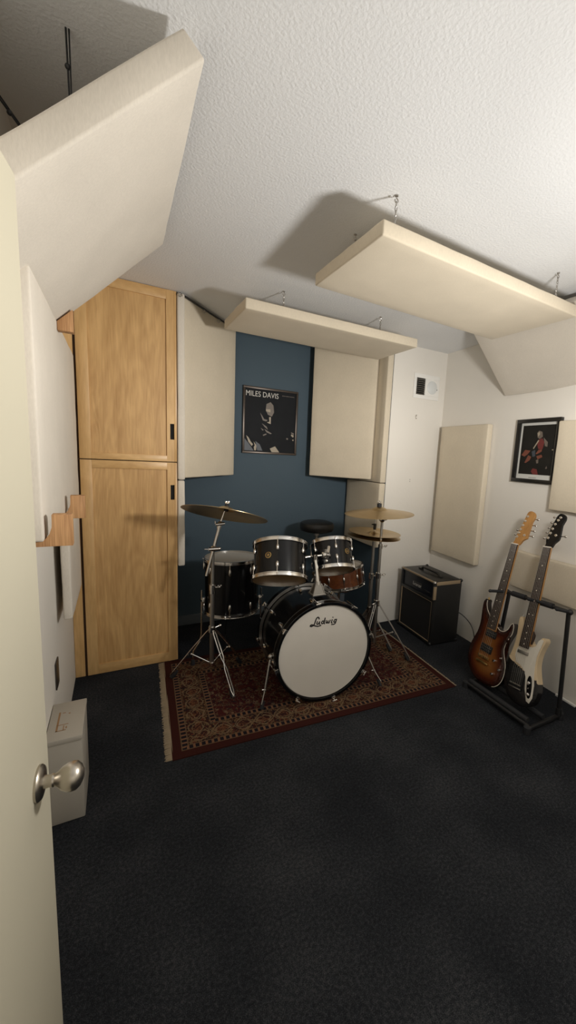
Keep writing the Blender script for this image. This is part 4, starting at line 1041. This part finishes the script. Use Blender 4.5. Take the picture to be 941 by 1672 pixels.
def guitar(root, Mx, body, head, heel, nut, fb_end, headmat, mat, kind, th_=.048, necksink=.0):
    bp = round_poly(body, 3); bd = guitar_body(root, Mx, bp, th_, mat, kind)
    # neck back
    (x0, y0), (x1, y1) = heel, nut       # centre points (u,v)
    w0, w1 = .060, .046
    prof = lambda w, z, k: [(-w/2, .012), (w/2, .012), (w/2, 0), (w*.32, -z), (0, -z*1.25), (-w*.32, -z), (-w/2, 0)]
    mb = MB(); mb.M = Mx; ra_ = []
    for (cx_, cy_, w, z) in ((x0, y0-.03, w0, .012), (x0+(x1-x0)*.12, y0+(y1-y0)*.12, w0*.98, .014), (x1, y1, w1, .012)):
        ra_.append([mb._v((cx_+a, cy_, b)) for a, b in prof(w, z, 0)])
    for A, B in zip(ra_, ra_[1:]):
        for k in range(7): mb.bm.faces.new((A[k], A[(k+1) % 7], B[(k+1) % 7], B[k]))
    mb.bm.faces.new(ra_[0]); mb.bm.faces.new(ra_[-1]); nk = mb.build('neck', 'neck_maple', root)
    (fx, fy) = fb_end
    mb = MB(); mb.M = Mx
    wA = w0*1.0; mb.prism([(fx-wA/2, fy), (fx+wA/2, fy), (x1+w1/2, y1), (x1-w1/2, y1)], .0118, .0175, .0012); fbd = mb.build('fretboard', 'rosewood', root)
    L = math.hypot(x1-fx, y1-fy)/ (1-2**(-22/12)); 
    prev = 0
    for k in range(1, 22):
        d = L*(1-2**(-k/12)); t = d/math.hypot(x1-fx, y1-fy); cx_ = x1+(fx-x1)*t; cy_ = y1+(fy-y1)*t; w = w1+(wA-w1)*t
        mb = MB(); mb.M = Mx; mb.cyl((cx_-w/2, cy_, .0178), (cx_+w/2, cy_, .0176), .0007, n=5); mb.build('fret', 'fret_wire', fbd)
        if k in (3, 5, 7, 9, 12, 15, 17, 19, 21):
            tm = (d+prev)/2/math.hypot(x1-fx, y1-fy); qx = x1+(fx-x1)*tm; qy = y1+(fy-y1)*tm
            for dx in ((-.012, .012) if k == 12 else (0,)): md = MB(); md.M = Mx; md.cyl((qx+dx, qy, .0172), (qx+dx, qy, .0179), .0036, n=10); md.build('position_dot', 'white_bind', fbd)
        prev = d
    mb = MB(); mb.M = Mx; mb.box((x1-w1/2, y1-.002, .008), (x1+w1/2, y1+.004, .0195), .001); mb.build('nut', 'white_bind', nk)
    mb = MB(); mb.M = Mx; hp_ = round_poly(head, 2); mb.prism(hp_, -.010, .006, .0015); hd_ = mb.build('headstock', headmat, root)
    return bd, nk, hd_
def tuners(hd_, Mx, posts, buttons, mat='chrome'):
    for x, y in posts:
        mb = MB(); mb.M = Mx; mb.cyl((x, y, .005), (x, y, .016), .0042, n=10); mb.cyl((x, y, .006), (x, y, .0085), .0075, n=12); mb.build('tuning_post', mat, hd_)
    for (x, y, sx_) in buttons:
        mb = MB(); mb.M = Mx; mb.cyl((x-sx_*.022, y-.002, -.006), (x, y, -.006), .0030, n=8); mb.ball((x+sx_*.006, y, -.006), .0085, 1.1, .8, .55); mb.build('tuning_button', mat, hd_)

g1loc = V((1.945, 1.544, .044)); fv = V((.2494, .0238, .9681)); fw3 = V((-.9684, .0061, .2493)); fu = V((0, -.9997, .0246))
g1 = thing('electric_guitar', 'sunburst electric guitar with maple headstock on the left of the black rack', 'guitar', g1loc[:], 'guitars on the rack')
MG1 = frame(g1loc, fu, fv, fw3)
b1 = [(-.042,.400),(-.054,.413),(-.079,.440),(-.094,.474),(-.096,.494),(-.109,.500),(-.121,.473),(-.114,.407),(-.106,.347),(-.110,.282),(-.132,.210),(-.137,.134),(-.120,.077),(-.082,.033),(-.031,.006),(.026,.000),(.086,.012),(.122,.041),(.140,.085),(.141,.142),(.130,.185),(.108,.232),(.102,.268),(.114,.322),(.126,.356),(.126,.394),(.116,.418),(.102,.404),(.093,.375),(.072,.352),(.044,.348),(.022,.360)]
bd1, nk1, hd1 = guitar(g1, MG1, b1, [(-.019,.884),(-.014,.900),(-.012,.915),(-.006,.953),(.002,.982),(.011,1.016),(.018,1.05),(.024,1.079),(.031,1.097),(.051,1.103),(.072,1.092),(.080,1.071),(.074,1.048),(.068,1.034),(.068,1.011),(.065,.970),(.064,.940),(.062,.930),(.044,.921),(.031,.901),(.022,.884)],
    (-.006, .36), (0.0, .885), (-.0055, .338), 'neck_maple', 'burst', 'burst')
# binding
mb = MB(); mb.M = MG1; rp1 = round_poly(b1, 3); mb.tube([(x, y, -.0035) for x, y in rp1[16*3:]+rp1[:4*3+1]], .0019, 6); bi = mb.build('edge_binding', 'white_bind', bd1)
def pickup(root, Mx, x, y, w, h, mat='black_satin', rot=0., z=.000, covers=None):
    mb = MB(); mb.M = Mx @ Matrix.Translation((x, y, z)) @ Matrix.Rotation(rot, 4, 'Z'); mb.box((-w/2, -h/2, -.002), (w/2, h/2, .008), .002)
    p_ = mb.build('pickup', mat, root)
    mb = MB(); mb.M = Mx @ Matrix.Translation((x, y, z)) @ Matrix.Rotation(rot, 4, 'Z')
    for k in range(6): mb.cyl((-w*.38+k*w*.152, h*.18, .007), (-w*.38+k*w*.152, h*.18, .0088), .0022, n=8)
    if h > .03:
        for k in range(6): mb.cyl((-w*.38+k*w*.152, -h*.18, .007), (-w*.38+k*w*.152, -h*.18, .0088), .0022, n=8)
    mb.build('pole_pieces', 'steel', p_); return p_
pickup(g1, MG1, -.003, .305, .074, .040); pickup(g1, MG1, -.010, .210, .080, .046, rot=R(-3))
mb = MB(); mb.M = MG1 @ Matrix.Translation((-.012, .155, 0)); mb.box((-.042, -.010, -.001), (.042, .010, .010), .002)
for k in range(6): mb.box((-.036+k*.0135, -.008, .009), (-.026+k*.0135, .009, .015), .001)
mb.build('bridge', 'gold', g1)
mb = MB(); mb.M = MG1 @ Matrix.Translation((-.014, .122, 0)); mb.box((-.045, -.007, .004), (.045, .006, .014), .003); mb.cyl((-.04, 0, -.001), (-.04, 0, .006), .006); mb.cyl((.04, 0, -.001), (.04, 0, .006), .006); mb.build('tailpiece', 'gold', g1)
for x, y in ((.065, .164), (.111, .128), (.072, .085)):
    mb = MB(); mb.M = MG1 @ Matrix.Translation((x, y, .0)); mb.lathe([(.009, -.001), (.009, .010), (.007, .014), (0, .0145)], 16); mb.build('control_knob', 'chrome', g1)
mb = MB(); mb.M = MG1; mb.cyl((.102, .196, 0), (.104, .198, .016), .0028); mb.cyl((.102, .196, -.001), (.102, .196, .003), .006); mb.build('toggle_switch', 'chrome', g1)
def strings(root, Mx, bx_, by_, bw, nx, ny, nw):
    for k in range(6):
        a = -.5+k/5
        mb = MB(); mb.M = Mx; mb.cyl((bx_+a*bw, by_, .0165), (nx+a*nw, ny, .0205), .0006, n=4); mb.build('string', 'steel', root)
strings(g1, MG1, -.013, .155, .064, 0, .887, .036)
tuners(hd1, MG1, [(.034,1.068),(.026,1.038),(.018,1.010),(.010,.982),(.005,.960),(-.002,.934),(.044,.950)], [(.090,1.058,1),(.085,1.020,1),(.085,.986,1),(.084,.953,1),(-.014,.975,-1),(-.022,.945,-1)])
mb = MB(); mb.M = MG1; mb.cyl((-.103, .497, -.024), (-.106, .512, -.024), .005, n=10); mb.build('strap_button', 'gold', g1)

g2loc = V((1.945, 1.275, .072)); fv2 = V((.2482, .0902, .9645)); fw2 = V((-.9687, .0231, .2471)); fu2 = V((0, -.9957, .0932))
g2 = thing('electric_guitar', 'cream and black electric guitar with black headstock on the right of the rack', 'guitar', g2loc[:], 'guitars on the rack')
MG2 = frame(g2loc, fu2, fv2, fw2)
b2 = [(-.042,.410),(-.056,.425),(-.070,.456),(-.083,.464),(-.092,.447),(-.090,.400),(-.088,.340),(-.096,.269),(-.112,.202),(-.118,.132),(-.107,.061),(-.074,.011),(-.027,-.012),(.023,-.015),(.064,.003),(.086,.032),(.097,.079),(.094,.128),(.078,.179),(.066,.226),(.066,.280),(.076,.328),(.088,.366),(.080,.386),(.062,.380),(.050,.360),(.043,.335),(.024,.322),(.007,.332)]
bd2, nk2, hd2 = guitar(g2, MG2, b2, [(-.022,.890),(-.016,.900),(-.018,.921),(-.020,.937),(-.012,.955),(-.009,.979),(-.003,1.011),(.008,1.036),(.015,1.064),(.026,1.083),(.038,1.090),(.057,1.085),(.069,1.071),(.068,1.05),(.058,1.031),(.056,1.012),(.056,.975),(.055,.948),(.051,.934),(.035,.918),(.025,.904),(.020,.889)],
    (-.017, .35), (0, .888), (-.0205, .300), 'black_gloss', 'two_tone', 'tone')
gp = [(-.056,.298),(-.038,.307),(0,.312),(.024,.316),(.043,.330),(.050,.361),(.064,.376),(.079,.373),(.070,.328),(.057,.280),(.057,.228),(.062,.177),(.074,.122),(.077,.055),(.064,.020),(.046,.026),(.026,.083),(.018,.149),(.002,.179),(-.024,.199),(-.057,.206),(-.070,.240),(-.068,.278)]
mb = MB(); mb.M = MG2; mb.prism(gp, -.0005, .0028, .0006); mb.build('pickguard', 'guard', g2)
pickup(g2, MG2, -.024, .272, .066, .018, 'steel', R(0), .002)
mb = MB(); mb.M = MG2 @ Matrix.Translation((-.030, .115, 0)); mb.box((-.045, -.055, -.001), (.038, .060, .006), .002); br = mb.build('bridge_plate', 'black_satin', g2)
mb = MB(); mb.M = MG2 @ Matrix.Translation((-.030, .115, 0)) @ Matrix.Rotation(R(12), 4, 'Z'); mb.box((-.036, .020, .004), (.034, .038, .012), .002); mb.build('pickup', 'black_satin', br)
mb = MB(); mb.M = MG2 @ Matrix.Translation((-.030, .085, 0))
for k in range(3): mb.cyl((-.034+k*.024, .004, .010), (-.014+k*.024, .004, .010), .0045, n=8)
mb.box((-.040, -.020, .004), (.036, -.014, .012), .001); mb.build('saddles', 'steel', br)
mb = MB(); mb.M = MG2; mb.prism(round_poly([(.035,.155),(.046,.164),(.057,.146),(.065,.101),(.065,.058),(.056,.044),(.044,.057),(.032,.121)], 3), .0020, .0042, .0005); cp = mb.build('control_plate', 'black_gloss', g2)
for x, y in ((.047, .126), (.053, .066)):
    mb = MB(); mb.M = MG2 @ Matrix.Translation((x, y, .004)); mb.lathe([(.0095, 0), (.0095, .011), (.007, .014), (0, .0145)], 16); mb.build('control_knob', 'chrome', cp)
mb = MB(); mb.M = MG2; mb.box((.048, .092, .004), (.052, .102, .015), .001); mb.build('selector_switch', 'chrome', cp)
mb = MB(); mb.M = MG2; mb.prism([(0.003, 0.407), (0.016, 0.403), (0.028, 0.384), (0.026, 0.364), (0.019, 0.332), (0.005, 0.323), (-0.007, 0.346)], -.002, .0115, .001); mb.build('neck_heel', 'rosewood', nk2)
strings(g2, MG2, -.030, .089, .058, 0, .890, .036)
tuners(hd2, MG2, [(.042,1.066),(.031,1.050),(.018,1.026),(.008,.998),(.000,.972),(-.008,.943),(.034,.962)], [(.002,1.068,-1),(-.008,1.036,-1),(-.018,1.004,-1),(-.026,.976,-1),(-.034,.940,-1),(.076,.962,1)])
mb = MB(); mb.M = MG2; mb.cyl((-.084, .460, -.024), (-.086, .477, -.024), .005, n=10); mb.build('strap_button', 'steel', g2)

# ------------------------------------------------------------------ guitar rack
rk = thing('guitar_rack', 'black tubular rack holding two guitars by the right wall', 'guitar stand', (1.99, 1.37, 0))
r_ = .0105; YR, YL = 1.142, 1.590
for y, x0, x1 in ((YR, 1.845, 2.14), (YL, 1.875, 2.14)):
    mb = MB(); mb.box((x0, y-.010, .014), (x1, y+.010, .032), .004); ft = mb.build('foot_bar', 'black_metal', rk)
    for x in (x0+.006, x1-.006):
        mb = MB(); mb.M = Matrix.Translation((x, y, 0)); mb.lathe([(.020, 0), (.021, .008), (.019, .036), (.010, .040), (0, .040)], 14); mb.build('end_cap', 'rubber', ft)
mb = MB(); mb.cyl((1.868, YR, .030), (1.868+.012, YL, .030), r_); mb.build('lower_bar', 'black_metal', rk)
mb = MB(); mb.cyl((1.895, YR+.03, .040), (1.905, YL-.01, .040), .016); mb.build('foam_bar', 'rubber', rk)
mb = MB(); mb.cyl((2.003, YR+.012, .040), (2.010, YL, .040), .014); mb.build('foam_bar', 'rubber', rk)
for y, yt in ((YR, 1.162), (YL, 1.532)):
    mb = MB(); mb.cyl((2.118, y, .03), (2.112, yt, .615), .0115); mb.cyl((2.118, y, .03), (2.117, y, .07), .016); mb.build('post', 'black_metal', rk)
mb = MB(); mb.cyl((2.112, 1.155, .622), (2.112, 1.545, .606), r_); 
for y in (1.155, 1.545): mb.ball((2.112, y, .622-(y-1.155)*.041), .016)
mb.build('top_bar', 'black_metal', rk)
mb = MB(); mb.cyl((2.112, 1.25, .620), (2.112, 1.36, .614), .0165); mb.cyl((2.112, 1.42, .612), (2.112, 1.51, .608), .0165); mb.build('foam_sleeve', 'rubber', rk)
for y, z, x1, dy in ((1.545, .606, 1.965, .012), (1.160, .622, 2.030, .02), (1.335, .614, 2.045, .02), (1.29, .616, 2.06, .02)):
    mb = MB(); mb.cyl((2.112, y, z), (x1, y+dy, z+.020), .009); mb.ball((x1, y+dy, z+.020), .010); mb.build('divider_arm', 'rubber', rk)
# offcut strip at the wall
mb = MB(); q = V((xw(1.22)-.016, 1.205, 0)); mb.M = frame(q, ryd, V((0, 0, 1)), ryd.cross(V((0, 0, 1)))); mb.box((-.04, .0005, -.006), (.085, .014, .008), .002); o = mb.build('wood_strip', 'white_plastic'); recentre(o, q); tag(o, 'short white strip lying on the carpet against the right wall behind the guitars', 'strip')

# ------------------------------------------------------------------ light
w = bpy.data.worlds.new('World'); S.world = w; w.use_nodes = True
w.node_tree.nodes['Background'].inputs[0].default_value = (.9, .88, .85, 1); w.node_tree.nodes['Background'].inputs[1].default_value = .004
def light(name, typ, loc, energy, col, **kw):
    l = bpy.data.lights.new(name, typ); l.energy = energy; l.color = col
    for k, v in kw.items(): setattr(l, k, v)
    o = bpy.data.objects.new(name, l); C.objects.link(o); o.location = loc; return o
lp = light('lamp_bulb', 'POINT', (1.36, .57, 1.55), 122, (1, .968, .915), shadow_soft_size=.08)
# falloff shaped for an unseen lampshade: full brightness sideways, dimmer up and down
lp.data.use_nodes = True; nt = lp.data.node_tree; em = nt.nodes['Emission']
tc = nd(nt, 'ShaderNodeTexCoord'); sx = nd(nt, 'ShaderNodeSeparateXYZ'); nt.links.new(tc.outputs['Normal'], sx.inputs[0])
t = math_n(nt, 'ADD', math_n(nt, 'MULTIPLY', sx.outputs[2], .5*SGN), .5)
pr_ = ramp(nt, [(0, (.04,)*3), (.14, (.08,)*3), (.25, (.33,)*3), (.34, (.50,)*3), (.42, (.80,)*3), (.5, (1,)*3), (.56, (1,)*3), (.64, (.76,)*3), (.8, (.43,)*3), (.9, (.25,)*3), (1, (.18,)*3)])
nt.links.new(t, pr_.inputs[0])
# ... and dimmed by hand toward the near right wall
t2 = math_n(nt, 'ADD', math_n(nt, 'MULTIPLY', sx.outputs[0], .5), .5)
pr2 = ramp(nt, [(0, (1,)*3), (.64, (1,)*3), (.84, (.52,)*3), (1, (.36,)*3)])
nt.links.new(t2, pr2.inputs[0])
nt.links.new(math_n(nt, 'MULTIPLY', pr_.outputs[0], pr2.outputs[0]), em.inputs['Strength'])

# ------------------------------------------------------------------ camera
cam = bpy.data.cameras.new('Camera'); co = bpy.data.objects.new('Camera', cam); C.objects.link(co); S.camera = co
rot = ((0.877961, 0.022662, -0.478195), (-0.47579, 0.151871, -0.866348), (0.052991, 0.988141, 0.144119))
co.matrix_world = Matrix.Translation((0, 0, 1.38)) @ Matrix(rot).to_4x4()
cam.sensor_fit = 'VERTICAL'; cam.sensor_height = 24.; cam.lens = 645.3466/1672*24
cam.shift_x = -0.0454123; cam.shift_y = 0.0022764; cam.clip_start = .02
vs_ = S.view_settings; vs_.view_transform = 'Standard'; vs_.look = 'None'; vs_.exposure = 0; vs_.gamma = 1; vs_.use_curve_mapping = False
S.cycles.max_bounces = 10; S.cycles.diffuse_bounces = 6; S.cycles.use_denoising = True
